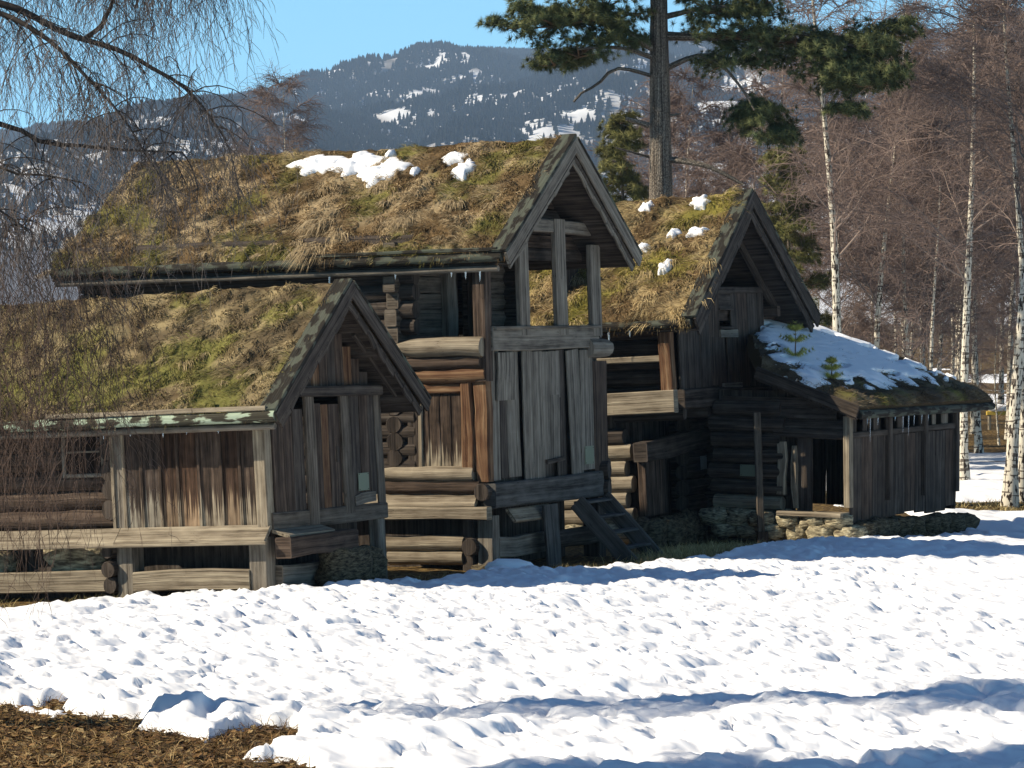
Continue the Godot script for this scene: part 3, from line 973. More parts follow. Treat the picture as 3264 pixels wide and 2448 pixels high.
# ---------------------------------------------------------------- front storehouse (left)
func build_storehouse():
	var xf := house_frame(Vector3(-3.169, 0.4, -38.187), 25.0, 3.0, 0.9)
	var h := thing("log_storehouse", "low log storehouse with grassy turf roof and plank porch at front left", "log house", xf)
	var Z := Vector3(0, 0, 1)
	var X := Vector3.RIGHT
	# feet, rails and the sloping plank under the porch
	for p in [[-0.02, -0.24, 0.26], [0.0, -2.52, 0.3]]:
		bd(h, "post", Vector3(p[0] + 0.1, -0.3, p[1] + 0.08), Vector3(p[0] + 0.1, 0.76, p[1] + 0.08), p[2], 0.3, X, M["grey"])
	lg(h, "log_end", Vector3(-0.16, 0.33, -2.68), Vector3(0.35, 0.36, -2.66), 0.13, M["dark"])
	lg(h, "log_end", Vector3(-0.14, 0.6, -2.68), Vector3(0.35, 0.6, -2.66), 0.1, M["dark"])
	lg(h, "log_end", Vector3(-0.1, 0.1, -2.7), Vector3(0.35, 0.1, -2.66), 0.14, M["dark"])
	bd(h, "lower_rail", Vector3(0.02, 0.15, -0.3), Vector3(0.02, 0.15, -2.3), 0.31, 0.2, Vector3.UP, M["tan"], 0.06)
	bd(h, "lower_rail", Vector3(0.02, 0.15, -2.75), Vector3(0.02, 0.16, -6.5), 0.31, 0.2, Vector3.UP, M["tan"], 0.06)
	bd(h, "sill_plank", Vector3(-0.1, 0.815, 0.06), Vector3(-0.1, 0.82, -2.5), 0.32, 0.06, Vector3(0.7, 0.72, 0), M["tan"], 0.02)
	bd(h, "sill_plank", Vector3(-0.1, 0.815, -2.52), Vector3(-0.1, 0.815, -6.5), 0.32, 0.06, Vector3(0.7, 0.72, 0), M["tan"], 0.02)
	bd(h, "sill_edge", Vector3(-0.225, 0.69, 0.1), Vector3(-0.225, 0.69, -6.5), 0.05, 0.07, Vector3.UP, M["tan"])
	bd(h, "lower_rail", Vector3(0.25, 0.14, -0.02), Vector3(1.9, 0.1, -0.02), 0.36, 0.2, Vector3.UP, M["grey"], 0.05)
	bd(h, "step_beam", Vector3(-0.1, 0.61, 0.3), Vector3(1.98, 0.6, 0.3), 0.3, 0.26, Vector3.UP, M["brown"], 0.05)
	bd(h, "step_plank", Vector3(0.0, 0.8, 0.22), Vector3(1.4, 0.79, 0.22), 0.3, 0.05, Vector3(0, 0.3, -1), M["tan"], 0.04)
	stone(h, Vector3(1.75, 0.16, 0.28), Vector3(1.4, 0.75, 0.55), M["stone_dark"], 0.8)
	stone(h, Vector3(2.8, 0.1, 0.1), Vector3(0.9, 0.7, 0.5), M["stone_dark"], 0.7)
	stone(h, Vector3(0.45, 0.42, -3.6), Vector3(0.5, 0.62, 1.15), M["stone"], 0.7)
	stone(h, Vector3(0.5, 0.35, -5.2), Vector3(0.5, 0.6, 0.9), M["stone"], 0.7)
	bd(h, "post", Vector3(3.52, -0.25, -0.05), Vector3(3.5, 0.9, -0.05), 0.2, 0.2, X, M["grey"])
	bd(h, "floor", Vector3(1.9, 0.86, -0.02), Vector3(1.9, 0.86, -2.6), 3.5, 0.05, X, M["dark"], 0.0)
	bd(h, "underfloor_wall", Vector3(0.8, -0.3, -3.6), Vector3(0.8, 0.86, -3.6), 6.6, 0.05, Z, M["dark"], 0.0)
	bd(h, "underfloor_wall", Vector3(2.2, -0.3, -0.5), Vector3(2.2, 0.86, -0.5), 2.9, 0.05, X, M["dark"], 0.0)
	# porch: sill, corner post, plate and boards
	bd(h, "gable_sill", Vector3(0.05, 0.98, 0.0), Vector3(3.66, 0.93, 0.0), 0.25, 0.16, Vector3.UP, M["wall"], 0.05)
	bd(h, "corner_post", Vector3(0.05, 0.86, -0.05), Vector3(0.04, 2.72, -0.05), 0.2, 0.2, X, M["tan"])
	bd(h, "wall_plate", Vector3(-0.03, 2.5, 0.0), Vector3(-0.03, 2.53, -2.7), 0.2, 0.14, Vector3.UP, M["grey"])
	var edges := [-2.62, -2.42, -2.12, -1.79, -1.48, -1.12, -0.74, -0.42, -0.16]
	var mats := ["grey", "bleached3", "bleached3", "bleached1", "bleached2", "bleached", "bleached1", "bleached"]
	for k in 8:
		var zc: float = (edges[k] + edges[k + 1]) * 0.5
		var wd: float = edges[k + 1] - edges[k]
		bd(h, "board", Vector3(0.03, 0.92, zc), Vector3(0.03, 2.46, zc), wd - 0.03, 0.035, Z, M[mats[k]], 0.02)
		bd(h, "cover_strip", Vector3(-0.005, 0.93, edges[k] + 0.01), Vector3(-0.005, 2.45, edges[k]), 0.055, 0.025, Z, M["bleached"] if k > 1 else M["tan"], 0.05)
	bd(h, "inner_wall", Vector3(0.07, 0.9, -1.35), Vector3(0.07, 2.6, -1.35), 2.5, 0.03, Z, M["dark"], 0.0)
	gable_boards(h, 0.03, [[0.17, 0.5, 1.08, 2.55, "brown"], [0.5, 0.78, 1.08, 2.5, "brown"], [0.78, 1.12, 1.08, 2.6, "dark"],
		[2.6, 2.9, 1.05, 2.8, "dark"], [2.9, 3.2, 1.2, 2.75, "brown"], [3.2, 3.42, 1.2, 2.75, "dark"], [3.42, 3.66, 1.0, 2.78, "wall"]])
	bd(h, "board", Vector3(2.62, 1.12, 0.06), Vector3(3.3, 1.18, 0.06), 0.16, 0.03, Vector3.UP, M["grey"], 0.1)
	bd(h, "door_jamb", Vector3(1.29, 0.86, 0.07), Vector3(1.27, 2.78, 0.07), 0.28, 0.06, X, M["wall"], 0.05)
	bd(h, "door_jamb", Vector3(2.42, 0.95, 0.07), Vector3(2.36, 2.85, 0.07), 0.26, 0.06, X, M["wall"], 0.05)
	var door := MB.new()
	add_beam(door, Vector3(1.55, 1.02, 0.03), Vector3(1.55, 2.66, 0.03), 0.26, 0.04, X, 0.02)
	var dn := part(h, "door", door, M["brown"])
	for q in [[1.69, 1.9, "rust"], [1.9, 2.27, "brown"]]:
		bd(dn, "door_board", Vector3((q[0] + q[1]) * 0.5, 1.02, 0.03), Vector3((q[0] + q[1]) * 0.5, 2.64, 0.03), q[1] - q[0] - 0.01, 0.04, X, M[q[2]])
	bd(dn, "latch", Vector3(2.12, 1.75, 0.065), Vector3(2.12, 2.0, 0.065), 0.05, 0.03, X, M["dark"])
	bd(h, "lintel", Vector3(0.9, 2.86, 0.08), Vector3(3.55, 2.82, 0.08), 0.16, 0.14, Vector3.UP, M["dark"], 0.04)
	var l := Vector2(-0.45, 2.62)
	var a := Vector2(2.0, 4.49)
	var r := Vector2(4.4, 2.66)
	for k in 11:
		var x0 := 0.75 + k * 0.26
		var top := (lerpf(l.y, a.y, (x0 - l.x) / (a.x - l.x)) if x0 + 0.13 < a.x else lerpf(a.y, r.y, (x0 + 0.26 - a.x) / (r.x - a.x))) - 0.34
		if top < 3.02: continue
		bd(h, "board", Vector3(x0 + 0.13, 2.92, -0.02), Vector3(x0 + 0.13, top, -0.02), 0.245, 0.035, X, M[["brown", "dark", "brown", "rust"][k % 4]])
	# brace under the right verge
	bd(h, "brace", Vector3(2.6, 3.75, 0.2), Vector3(4.0, 2.72, 0.2), 0.2, 0.08, Vector3(0.6, 0.8, 0), M["dark"])
	lg(h, "purlin_end", Vector3(3.95, 2.68, -2.6), Vector3(3.95, 2.68, 0.42), 0.1, M["dark"])
	lg(h, "purlin_end", Vector3(3.0, 3.42, -1.0), Vector3(3.0, 3.42, 0.4), 0.1, M["dark"])
	# log body behind the porch
	for k in 6:
		var y := 1.06 + k * 0.3
		lg(h, "log", Vector3(0.4, y, -2.35), Vector3(0.4, y, -7.2), 0.165, M["brown"])
		lg(h, "log", Vector3(0.05, y + 0.15, -2.72), Vector3(4.25, y + 0.15, -2.72), 0.16, M["dark"])
		lg(h, "log", Vector3(3.85, y, -2.4), Vector3(3.85, y, -7.2), 0.16, M["dark"])
	var win := MB.new()
	add_beam(win, Vector3(0.22, 1.76, -3.25), Vector3(0.22, 2.42, -3.25), 0.66, 0.03, Z, 0.0)
	var wn := part(h, "window", win, M["void"])
	for q in [[1.72, 2.46, -3.6], [1.72, 2.46, -2.9]]:
		bd(wn, "frame", Vector3(0.2, q[0], q[2]), Vector3(0.2, q[1], q[2]), 0.06, 0.06, Z, M["grey"])
	bd(wn, "frame", Vector3(0.2, 2.44, -3.62), Vector3(0.2, 2.44, -2.88), 0.06, 0.06, Vector3.UP, M["grey"])
	bd(wn, "frame", Vector3(0.2, 2.1, -3.58), Vector3(0.2, 2.1, -2.92), 0.03, 0.04, Vector3.UP, M["grey"])
	bd(wn, "frame", Vector3(0.2, 1.74, -3.62), Vector3(0.2, 1.74, -2.88), 0.06, 0.06, Vector3.UP, M["grey"])
	var pal := straw_pal(3.0, -0.12, 0.75, 34, 0.85)
	pal["green"] = Color(0.2, 0.19, 0.06)
	pal["straw"] = Color(0.34, 0.27, 0.15)
	pal["brown"] = Color(0.15, 0.115, 0.07)
	pal["fringe"] = 40.0
	var rf := gable_roof(h, l, a, r, 0.5, -7.4, 0.2, pal, 3600.0, M["dark"], 0.2)
	var el := lg(rf, "eave_log", Vector3(l.x - 0.02, l.y - 0.1, 0.5), Vector3(l.x + 0.02, l.y - 0.08, -7.3), 0.085, M["lichen"])
	lg(rf, "eave_log", Vector3(l.x + 0.08, l.y - 0.24, 0.42), Vector3(l.x + 0.1, l.y - 0.22, -7.3), 0.05, M["grey"])
	bd(rf, "eave_board", Vector3(l.x - 0.06, l.y + 0.02, 0.35), Vector3(l.x - 0.06, l.y + 0.04, -3.4), 0.07, 0.05, Vector3.UP, M["tan"], 0.1)
	for k in 5:
		icicle(rf, Vector3(l.x + 0.05, l.y - 0.28, -0.4 - k * 0.5 - rng.randf() * 0.3), rng.randf_range(0.03, 0.08), 0.012)
	sign_plate("sign_plate", h, Vector3(2.92, 1.42, 0.065), 0.34, 0.28, M["green_plate"], false, "pale green metal plate beside the door of the front storehouse")

# ---------------------------------------------------------------- tall loft house (middle)
func build_loft():
	var xf := house_frame(Vector3(-0.341, 0.200, -43.985), 25.0, 1.5, 0.95)
	var h := thing("loft_house", "tall two-storey log loft with turf roof and open gable gallery", "log house", xf)
	var Z := Vector3(0, 0, 1)
	var X := Vector3.RIGHT
	var U := Vector3.UP
	# feet and lower rails
	bd(h, "post", Vector3(0.1, -0.25, -0.05), Vector3(0.1, 0.8, -0.05), 0.26, 0.28, X, M["grey"])
	bd(h, "post", Vector3(0.08, -0.25, -0.36), Vector3(0.08, 0.8, -0.36), 0.24, 0.2, X, M["dark"])
	lg(h, "log_end", Vector3(-0.15, 0.3, -0.28), Vector3(0.4, 0.3, -0.28), 0.14, M["dark"])
	lg(h, "lower_log", Vector3(0.0, 0.36, -0.42), Vector3(0.0, 0.36, -1.85), 0.125, M["tan"])
	lg(h, "lower_log", Vector3(0.02, 0.13, -0.45), Vector3(0.02, 0.13, -1.8), 0.12, M["tan"])
	bd(h, "lower_rail", Vector3(0.2, 0.28, 0.02), Vector3(2.1, 0.25, 0.02), 0.32, 0.16, U, M["grey"], 0.05)
	lg(h, "lower_rail", Vector3(2.4, 0.25, 0.0), Vector3(4.7, 0.22, 0.0), 0.15, M["dark"])
	bd(h, "sill_plank", Vector3(0.5, 0.77, 0.16), Vector3(2.1, 0.76, 0.16), 0.26, 0.06, Vector3(0, 0.8, -0.6), M["tan"], 0.03)
	bd(h, "post", Vector3(4.45, -0.25, -0.1), Vector3(4.45, 0.9, -0.1), 0.3, 0.3, X, M["dark"])
	stone(h, Vector3(0.15, -0.1, -0.1), Vector3(0.7, 0.3, 0.6), M["stone_dark"])
	# side of the porch: sill logs, panel, carved post, cantilevered logs
	bd(h, "sill_lip", Vector3(-0.2, 0.85, 0.12), Vector3(-0.2, 0.85, -2.4), 0.2, 0.2, U, M["tan"], 0.08)
	bd(h, "sill_plank", Vector3(-0.1, 1.05, -0.15), Vector3(-0.1, 1.05, -2.2), 0.26, 0.08, Vector3(0.6, 0.8, 0), M["tan"], 0.04)
	lg(h, "sill_log", Vector3(-0.04, 1.27, -0.1), Vector3(-0.04, 1.27, -2.0), 0.125, M["brown"], 1.0, 0.6)
	lg(h, "sill_log", Vector3(-0.05, 1.47, -0.2), Vector3(-0.05, 1.47, -1.95), 0.125, M["tan"], 1.0, 0.6)
	lg(h, "log_end", Vector3(-0.16, 1.18, -0.05), Vector3(0.4, 1.18, -0.05), 0.15, M["dark"])
	for k in 4:
		var z := -0.5 - k * 0.2
		bd(h, "panel_board", Vector3(0.0, 1.55, z), Vector3(0.0, 2.8, z), 0.19, 0.04, Z, M["bleached"], 0.03)
	bd(h, "panel_edge", Vector3(-0.02, 1.55, -1.16), Vector3(-0.02, 2.75, -1.14), 0.07, 0.06, Z, M["tan"])
	bd(h, "panel_head", Vector3(-0.02, 2.84, -0.35), Vector3(-0.02, 2.84, -1.25), 0.16, 0.1, U, M["rust"])
	bd(h, "corner_post", Vector3(-0.02, 1.5, -0.3), Vector3(-0.02, 3.05, -0.3), 0.2, 0.18, Z, M["rust"], 0.12)
	bd(h, "corner_post", Vector3(0.02, 1.35, -0.06), Vector3(0.02, 3.05, -0.06), 0.27, 0.2, Z, M["rust"], 0.14)
	lg(h, "bracket_log", Vector3(-0.04, 3.06, 0.05), Vector3(-0.04, 3.06, -1.3), 0.14, M["rust"], 1.0, 0.45)
	lg(h, "bracket_log", Vector3(-0.1, 3.26, 0.0), Vector3(-0.1, 3.26, -1.45), 0.12, M["brown"], 1.0, 0.45)
	lg(h, "bracket_log", Vector3(-0.16, 3.5, 0.05), Vector3(-0.16, 3.5, -1.5), 0.16, M["tan"], 1.0, 0.5)
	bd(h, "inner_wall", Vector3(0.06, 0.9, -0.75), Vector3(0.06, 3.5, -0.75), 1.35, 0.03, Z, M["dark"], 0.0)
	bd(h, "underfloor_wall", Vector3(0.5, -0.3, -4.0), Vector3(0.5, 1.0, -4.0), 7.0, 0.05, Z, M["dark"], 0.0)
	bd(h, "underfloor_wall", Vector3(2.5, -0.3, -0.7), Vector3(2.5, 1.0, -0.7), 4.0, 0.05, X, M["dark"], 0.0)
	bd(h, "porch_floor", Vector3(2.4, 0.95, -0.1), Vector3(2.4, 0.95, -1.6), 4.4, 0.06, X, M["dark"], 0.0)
	# front sill and boards
	bd(h, "gable_sill", Vector3(-0.05, 1.13, 0.06), Vector3(4.3, 1.08, 0.06), 0.42, 0.22, U, M["slate"], 0.04)
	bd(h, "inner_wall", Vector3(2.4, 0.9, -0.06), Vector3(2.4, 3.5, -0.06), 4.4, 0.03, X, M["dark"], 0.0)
	gable_boards(h, 0.02, [[0.14, 0.46, 1.35, 3.42, "grey"], [0.46, 0.76, 1.38, 2.66, "dark"], [0.72, 1.2, 1.38, 3.42, "grey"], [2.68, 3.02, 1.3, 3.42, "dark"]])
	gable_boards(h, 0.075, [[0.28, 1.0, 2.62, 3.4, "grey"], [1.22, 1.6, 1.2, 3.42, "grey", 0.06], [1.56, 1.98, 1.14, 3.4, "grey", 0.08], [1.98, 2.33, 1.6, 3.38, "grey"], [2.3, 2.68, 1.58, 2.66, "grey"],
		[2.33, 2.72, 2.62, 3.4, "grey"], [3.02, 3.5, 1.2, 3.4, "grey", 0.16], [3.54, 4.1, 1.36, 3.4, "grey"]])
	bd(h, "latch_bar", Vector3(2.05, 1.56, 0.12), Vector3(2.75, 1.6, 0.12), 0.07, 0.04, U, M["dark"])
	bd(h, "corner_post", Vector3(4.42, 1.2, 0.0), Vector3(4.42, 3.2, 0.0), 0.56, 0.2, X, M["brown"], 0.03)
	for y in [1.0, 1.32]:
		lg(h, "log_end", Vector3(4.3, y, -0.5), Vector3(4.42, y, 0.22), 0.15, M["dark"])
		lg(h, "log_end", Vector3(4.1, y + 0.1, -0.1), Vector3(4.95, y + 0.1, -0.1), 0.14, M["dark"])
	# gallery: floor, rail beam, posts, tie beams, siding in the gable
	bd(h, "gallery_floor", Vector3(2.35, 3.5, -0.05), Vector3(2.35, 3.5, -1.5), 4.5, 0.08, X, M["dark"], 0.0)
	bd(h, "rail_beam", Vector3(0.05, 3.6, 0.04), Vector3(4.3, 3.6, 0.04), 0.36, 0.2, U, M["grey"], 0.05)
	bd(h, "rail_cap", Vector3(0.1, 3.79, 0.06), Vector3(4.3, 3.79, 0.06), 0.05, 0.26, U, M["grey"], 0.08)
	lg(h, "log_end", Vector3(3.9, 3.42, 0.05), Vector3(4.78, 3.42, 0.05), 0.17, M["grey"])
	bd(h, "corner_post", Vector3(0.0, 2.95, -0.02), Vector3(0.0, 5.15, -0.02), 0.22, 0.24, Z, M["brown"], 0.03)
	for q in [[1.3, 3.66, 5.3, 0.36], [2.8, 3.66, 5.6, 0.42], [4.25, 3.64, 5.2, 0.4]]:
		bd(h, "gallery_post", Vector3(q[0], q[1], 0.1), Vector3(q[0], q[2], 0.08), q[3], 0.1, X, M["grey"], 0.03)
	bd(h, "tie_beam", Vector3(0.55, 5.5, 0.02), Vector3(4.5, 5.46, 0.02), 0.22, 0.16, U, M["grey"], 0.05)
	for k in 8:
		var y := 5.02 + k * 0.22
		var hw := (6.63 - y) / 1.93 * 2.78
		if hw < 0.15: continue
		hw = minf(hw, 2.15)
		bd(h, "siding_board", Vector3(2.43 - hw, y, -0.3), Vector3(2.43 + hw, y + rng.randf_range(-0.02, 0.02), -0.3), 0.21, 0.04, U, M["brown" if k % 3 == 1 else "dark"], 0.04)
	# log body: gable end with a doorway on to the gallery, long side under the eave
	for k in 6:
		var y := 3.72 + k * 0.27
		bd(h, "log", Vector3(-0.1 - 0.06 * sin(k * 2.6), y, -1.6), Vector3(1.62, y, -1.6), 0.268, 0.22, U, M["wall"], 0.05)
		bd(h, "log", Vector3(2.75, y, -1.6), Vector3(4.25 + 0.15 * sin(k * 2.1), y, -1.6), 0.268, 0.22, U, M["wall"], 0.05)
		lg(h, "log", Vector3(0.12, y + 0.13, -1.25), Vector3(0.12, y + 0.13, -7.6), 0.145, M["dark"])
		lg(h, "log", Vector3(4.1, y + 0.13, -1.25), Vector3(4.1, y + 0.13, -7.6), 0.145, M["dark"])
	for k in 9:
		var y := 1.05 + k * 0.27
		lg(h, "log", Vector3(0.16, y, -1.3), Vector3(0.16, y, -7.6), 0.145, M["dark"])
		lg(h, "log", Vector3(0.0, y + 0.13, -1.65), Vector3(4.3, y + 0.13, -1.65), 0.145, M["dark"])
		lg(h, "log", Vector3(4.1, y, -1.3), Vector3(4.1, y, -7.6), 0.145, M["dark"])
	bd(h, "door_jamb", Vector3(1.72, 3.62, -1.46), Vector3(1.72, 5.1, -1.46), 0.36, 0.2, X, M["grey"], 0.15)
	bd(h, "door_jamb", Vector3(2.78, 3.62, -1.46), Vector3(2.8, 5.1, -1.46), 0.3, 0.2, X, M["brown"], 0.25)
	bd(h, "door", Vector3(2.55, 3.66, -1.75), Vector3(2.55, 5.05, -1.75), 0.16, 0.05, X, M["dark"])
	bd(h, "lintel", Vector3(1.4, 5.17, -1.45), Vector3(3.1, 5.17, -1.45), 0.2, 0.2, U, M["dark"])
	bd(h, "back_wall", Vector3(2.1, 0.9, -7.5), Vector3(2.1, 5.3, -7.5), 4.1, 0.08, X, M["dark"], 0.0)
	var pal := straw_pal(17.0, -0.1, 0.2, 80, 1.0)
	pal["big"] = [[3.65, 1.1, 0.55, 260], [3.5, 0.4, 0.75, 220], [6.2, 0.8, 0.45, 160], [2.1, 1.0, 0.45, 150], [1.4, 1.5, 0.4, 120], [3.2, 0.7, 0.5, 140]]
	var rf := gable_roof(h, Vector2(-0.35, 5.0), Vector2(2.43, 6.93), Vector2(5.1, 5.05), 0.6, -8.0, 0.22, pal, 3600.0, M["grey"], 0.22)
	lg(rf, "eave_log", Vector3(-0.33, 4.9, 0.5), Vector3(-0.33, 4.9, -7.9), 0.08, M["mossy"])
	lg(rf, "eave_log", Vector3(-0.25, 4.72, 0.4), Vector3(-0.25, 4.72, -7.9), 0.05, M["grey"])
	bd(rf, "eave_board", Vector3(-0.4, 5.02, 0.45), Vector3(-0.4, 5.02, -3.0), 0.06, 0.05, U, M["mossy"], 0.1)
	for q in [[-2.6, 0.3], [-0.15, 0.12], [-0.4, 0.08], [0.1, 0.16], [-1.4, 0.08]]:
		icicle(rf, Vector3(-0.3, 4.68, q[0]), q[1], 0.016)
	# snow left near the ridge
	var e := Vector3(0, 0, -1)
	var s := Vector3(2.78, 1.93, 0).normalized()
	var o := Vector3(-0.35, 5.0, 0.6)
	var spots := [[4.66, 2.9, 0.52, 0.3, 0.14, "broad snow patch at the left end of the tall loft roof's snow"], [3.85, 2.84, 0.5, 0.4, 0.17, "thick lumpy snow patch in the middle of the tall loft roof"],
		[3.25, 2.6, 0.45, 0.42, 0.15, "lumpy snow patch right beside the middle one on the loft roof"], [2.01, 2.9, 0.26, 0.13, 0.1, "small snow spot just under the loft ridge near the gable"],
		[1.7, 2.5, 0.2, 0.28, 0.1, "small snow spot lowest and nearest the loft gable"], [3.34, 3.12, 0.08, 0.13, 0.09, "tiny upright snow spot above the loft roof's large snow patches"], [2.62, 2.5, 0.09, 0.12, 0.08, "tiny snow spot at the right end of the loft roof's large patches"]]
	for k in spots.size():
		var q: Array = spots[k]
		snow_patch(h, o + e * q[0] + s * q[1], e, s, q[2], q[3], q[4], q[5], "snow left on the loft roof", 5.0 + k * 3.3)
	sign_plate("sign_plate", h, Vector3(3.84, 1.6, 0.105), 0.36, 0.3, M["green_plate"], false, "dull green metal plate low on the grey boards of the loft")
	build_stair(h)

func build_stair(h: Node3D):
	var t := thing("wooden_stair", "steep dark plank stair leaning against the tall loft's front", "stair", h.transform)
	for x in [2.95, 4.1]:
		bd(t, "stringer", Vector3(x, 0.86, 0.24), Vector3(x + 0.04, -0.2, 1.2), 0.3, 0.06, Vector3(0, 1, 1), M["slate"], 0.02)
	for k in 4:
		var f := 0.06 + k * 0.24
		bd(t, "tread", Vector3(2.97, 0.9 - f * 1.06, 0.24 + f * 0.96), Vector3(4.1, 0.9 - f * 1.06, 0.24 + f * 0.96), 0.24, 0.045, Vector3(0, 0, 1), M["slate"], 0.03)
	bd(t, "support_board", Vector3(1.72, -0.2, 0.36), Vector3(1.72, 0.88, 0.3), 0.52, 0.06, Vector3.RIGHT, M["slate"], 0.02)

# ---------------------------------------------------------------- house with a raised porch (right of the loft)
func build_porch_house():
	var xf := house_frame(Vector3(2.944, -0.080, -51.752), 25.0, 3.0, 1.02)
	var h := thing("porch_house", "dark log house with golden turf roof and raised boarded gable porch", "log house", xf)
	var Z := Vector3(0, 0, 1)
	var X := Vector3.RIGHT
	var U := Vector3.UP
	# raised porch
	bd(h, "porch_floor", Vector3(2.5, 2.42, -0.02), Vector3(2.5, 2.42, -2.2), 4.6, 0.1, X, M["dark"], 0.0)
	for x in [0.5, 1.7, 3.0, 4.2]:
		lg(h, "joist", Vector3(x, 2.26, 0.05), Vector3(x, 2.26, -3.0), 0.11, M["dark"])
	bd(h, "porch_sill", Vector3(-0.02, 2.49, 0.1), Vector3(-0.02, 2.49, -5.0), 0.4, 0.2, U, M["tan"], 0.05)
	bd(h, "porch_post", Vector3(0.0, 2.4, -0.02), Vector3(0.0, 3.95, -0.04), 0.24, 0.2, Z, M["rust"], 0.03)
	bd(h, "porch_post", Vector3(0.0, 2.6, -2.6), Vector3(0.0, 3.9, -2.6), 0.2, 0.2, Z, M["brown"], 0.03)
	bd(h, "porch_rail", Vector3(0.0, 3.25, -0.14), Vector3(0.0, 3.25, -5.0), 0.1, 0.08, U, M["tan"], 0.12)
	bd(h, "gable_beam", Vector3(0.36, 2.53, 0.04), Vector3(4.76, 2.5, 0.04), 0.34, 0.16, U, M["dark"], 0.04)
	gable_boards(h, 0.04, [[0.36, 0.86, 2.68, 3.9, "dark"], [0.86, 1.36, 2.7, 4.3, "dark"], [1.36, 1.84, 2.7, 4.6, "dark"], [3.02, 3.32, 3.7, 4.42, "dark"], [3.3, 3.86, 2.66, 4.42, "brown"], [3.86, 4.42, 2.66, 4.4, "dark"], [4.42, 4.76, 2.6, 4.42, "dark"],
		[1.84, 2.38, 3.6, 4.42, "brown"], [1.84, 2.3, 2.72, 3.6, "brown"], [2.3, 2.64, 2.72, 3.6, "brown"], [2.76, 3.3, 2.72, 3.6, "brown"]])
	bd(h, "board", Vector3(2.38, 4.28, 0.04), Vector3(3.02, 4.28, 0.04), 0.3, 0.035, U, M["dark"])
	bd(h, "board", Vector3(2.4, 3.66, 0.05), Vector3(3.3, 3.66, 0.05), 0.14, 0.05, U, M["grey"])
	bd(h, "board", Vector3(2.35, 2.7, 0.09), Vector3(3.3, 2.7, 0.09), 0.12, 0.04, U, M["grey"])
	bd(h, "head_beam", Vector3(2.1, 4.44, 0.04), Vector3(4.76, 4.47, 0.04), 0.12, 0.12, U, M["dark"])
	var win := MB.new()
	add_beam(win, Vector3(2.7, 3.78, -0.3), Vector3(2.7, 4.12, -0.3), 0.7, 0.03, X, 0.0)
	var wn := part(h, "window", win, M["void"])
	bd(wn, "frame", Vector3(2.36, 3.76, 0.07), Vector3(3.06, 3.76, 0.07), 0.05, 0.04, U, M["dark"])
	bd(wn, "frame", Vector3(2.36, 4.11, 0.07), Vector3(3.06, 4.11, 0.07), 0.05, 0.04, U, M["dark"])
	bd(h, "corner_post", Vector3(4.66, 2.4, -0.04), Vector3(4.66, 4.5, -0.04), 0.24, 0.18, X, M["brown"])
	bd(h, "side_plate", Vector3(4.9, 4.05, 0.3), Vector3(4.9, 4.05, -5.0), 0.2, 0.16, U, M["brown"])
	bd(h, "cross_beam", Vector3(0.0, 3.98, -0.1), Vector3(5.9, 4.02, -0.1), 0.2, 0.16, U, M["brown"])
	bd(h, "rafter", Vector3(5.3, 4.1, 0.1), Vector3(2.95, 5.75, 0.1), 0.2, 0.1, Vector3(0.6, 0.8, 0), M["dark"])
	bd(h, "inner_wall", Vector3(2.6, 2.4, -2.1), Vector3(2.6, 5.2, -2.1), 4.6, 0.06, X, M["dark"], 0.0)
	for k in 6:
		lg(h, "log", Vector3(0.8, 2.65 + k * 0.27, -0.4), Vector3(0.8, 2.65 + k * 0.27, -6.0), 0.145, M["dark"])
	# lower log body with its doorway
	for k in 6:
		var y := 0.5 + k * 0.28
		lg(h, "log", Vector3(0.22, y, -0.86 - 0.12 * float(k % 2)), Vector3(0.22, y, -6.0), 0.15, M["tan"] if k < 5 else M["dark"])
		lg(h, "log", Vector3(2.05 + 0.04 * k, y + 0.1, -0.7), Vector3(3.2 + 0.12 * sin(k * 2.4), y + 0.1, -0.7), 0.15, M["dark"])
		lg(h, "log", Vector3(3.1, y, -0.4), Vector3(3.1, y, -5.0), 0.15, M["dark"])
	bd(h, "door_jamb", Vector3(0.42, 0.5, -0.62), Vector3(0.42, 1.62, -0.62), 0.8, 0.16, X, M["brown"], 0.06)
	bd(h, "door_leaf", Vector3(1.12, 0.5, -0.75), Vector3(1.12, 1.7, -0.75), 0.62, 0.06, X, M["dark"])
	bd(h, "door_leaf", Vector3(1.76, 0.5, -0.9), Vector3(1.76, 1.7, -0.9), 0.12, 0.06, X, M["brown"])
	bd(h, "lintel", Vector3(-0.1, 1.62, -0.58), Vector3(3.1, 1.78, -0.58), 0.36, 0.26, U, M["dark"], 0.05)
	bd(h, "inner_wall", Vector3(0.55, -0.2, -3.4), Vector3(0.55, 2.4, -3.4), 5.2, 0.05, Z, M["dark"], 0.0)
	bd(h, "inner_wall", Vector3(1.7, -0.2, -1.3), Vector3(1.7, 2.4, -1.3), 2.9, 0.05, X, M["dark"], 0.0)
	for k in 7:
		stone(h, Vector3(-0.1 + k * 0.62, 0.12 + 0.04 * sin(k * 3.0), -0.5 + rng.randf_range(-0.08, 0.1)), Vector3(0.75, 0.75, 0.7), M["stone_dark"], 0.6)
	for k in 3:
		stone(h, Vector3(0.15, 0.15, -1.3 - k * 0.9), Vector3(0.6, 0.5, 0.9), M["stone"], 0.6)
	var pal := straw_pal(41.0, 0.0, 0.1, 80, 1.25)
	pal["straw"] = Color(0.46, 0.355, 0.185)
	pal["green"] = Color(0.25, 0.22, 0.055)
	pal["fringe"] = 200.0
	var l := Vector2(-0.28, 3.945)
	var a := Vector2(2.83, 6.23)
	var rf := gable_roof(h, l, a, Vector2(6.15, 3.98), 0.65, -6.0, 0.24, pal, 3200.0, M["dark"], 0.24)
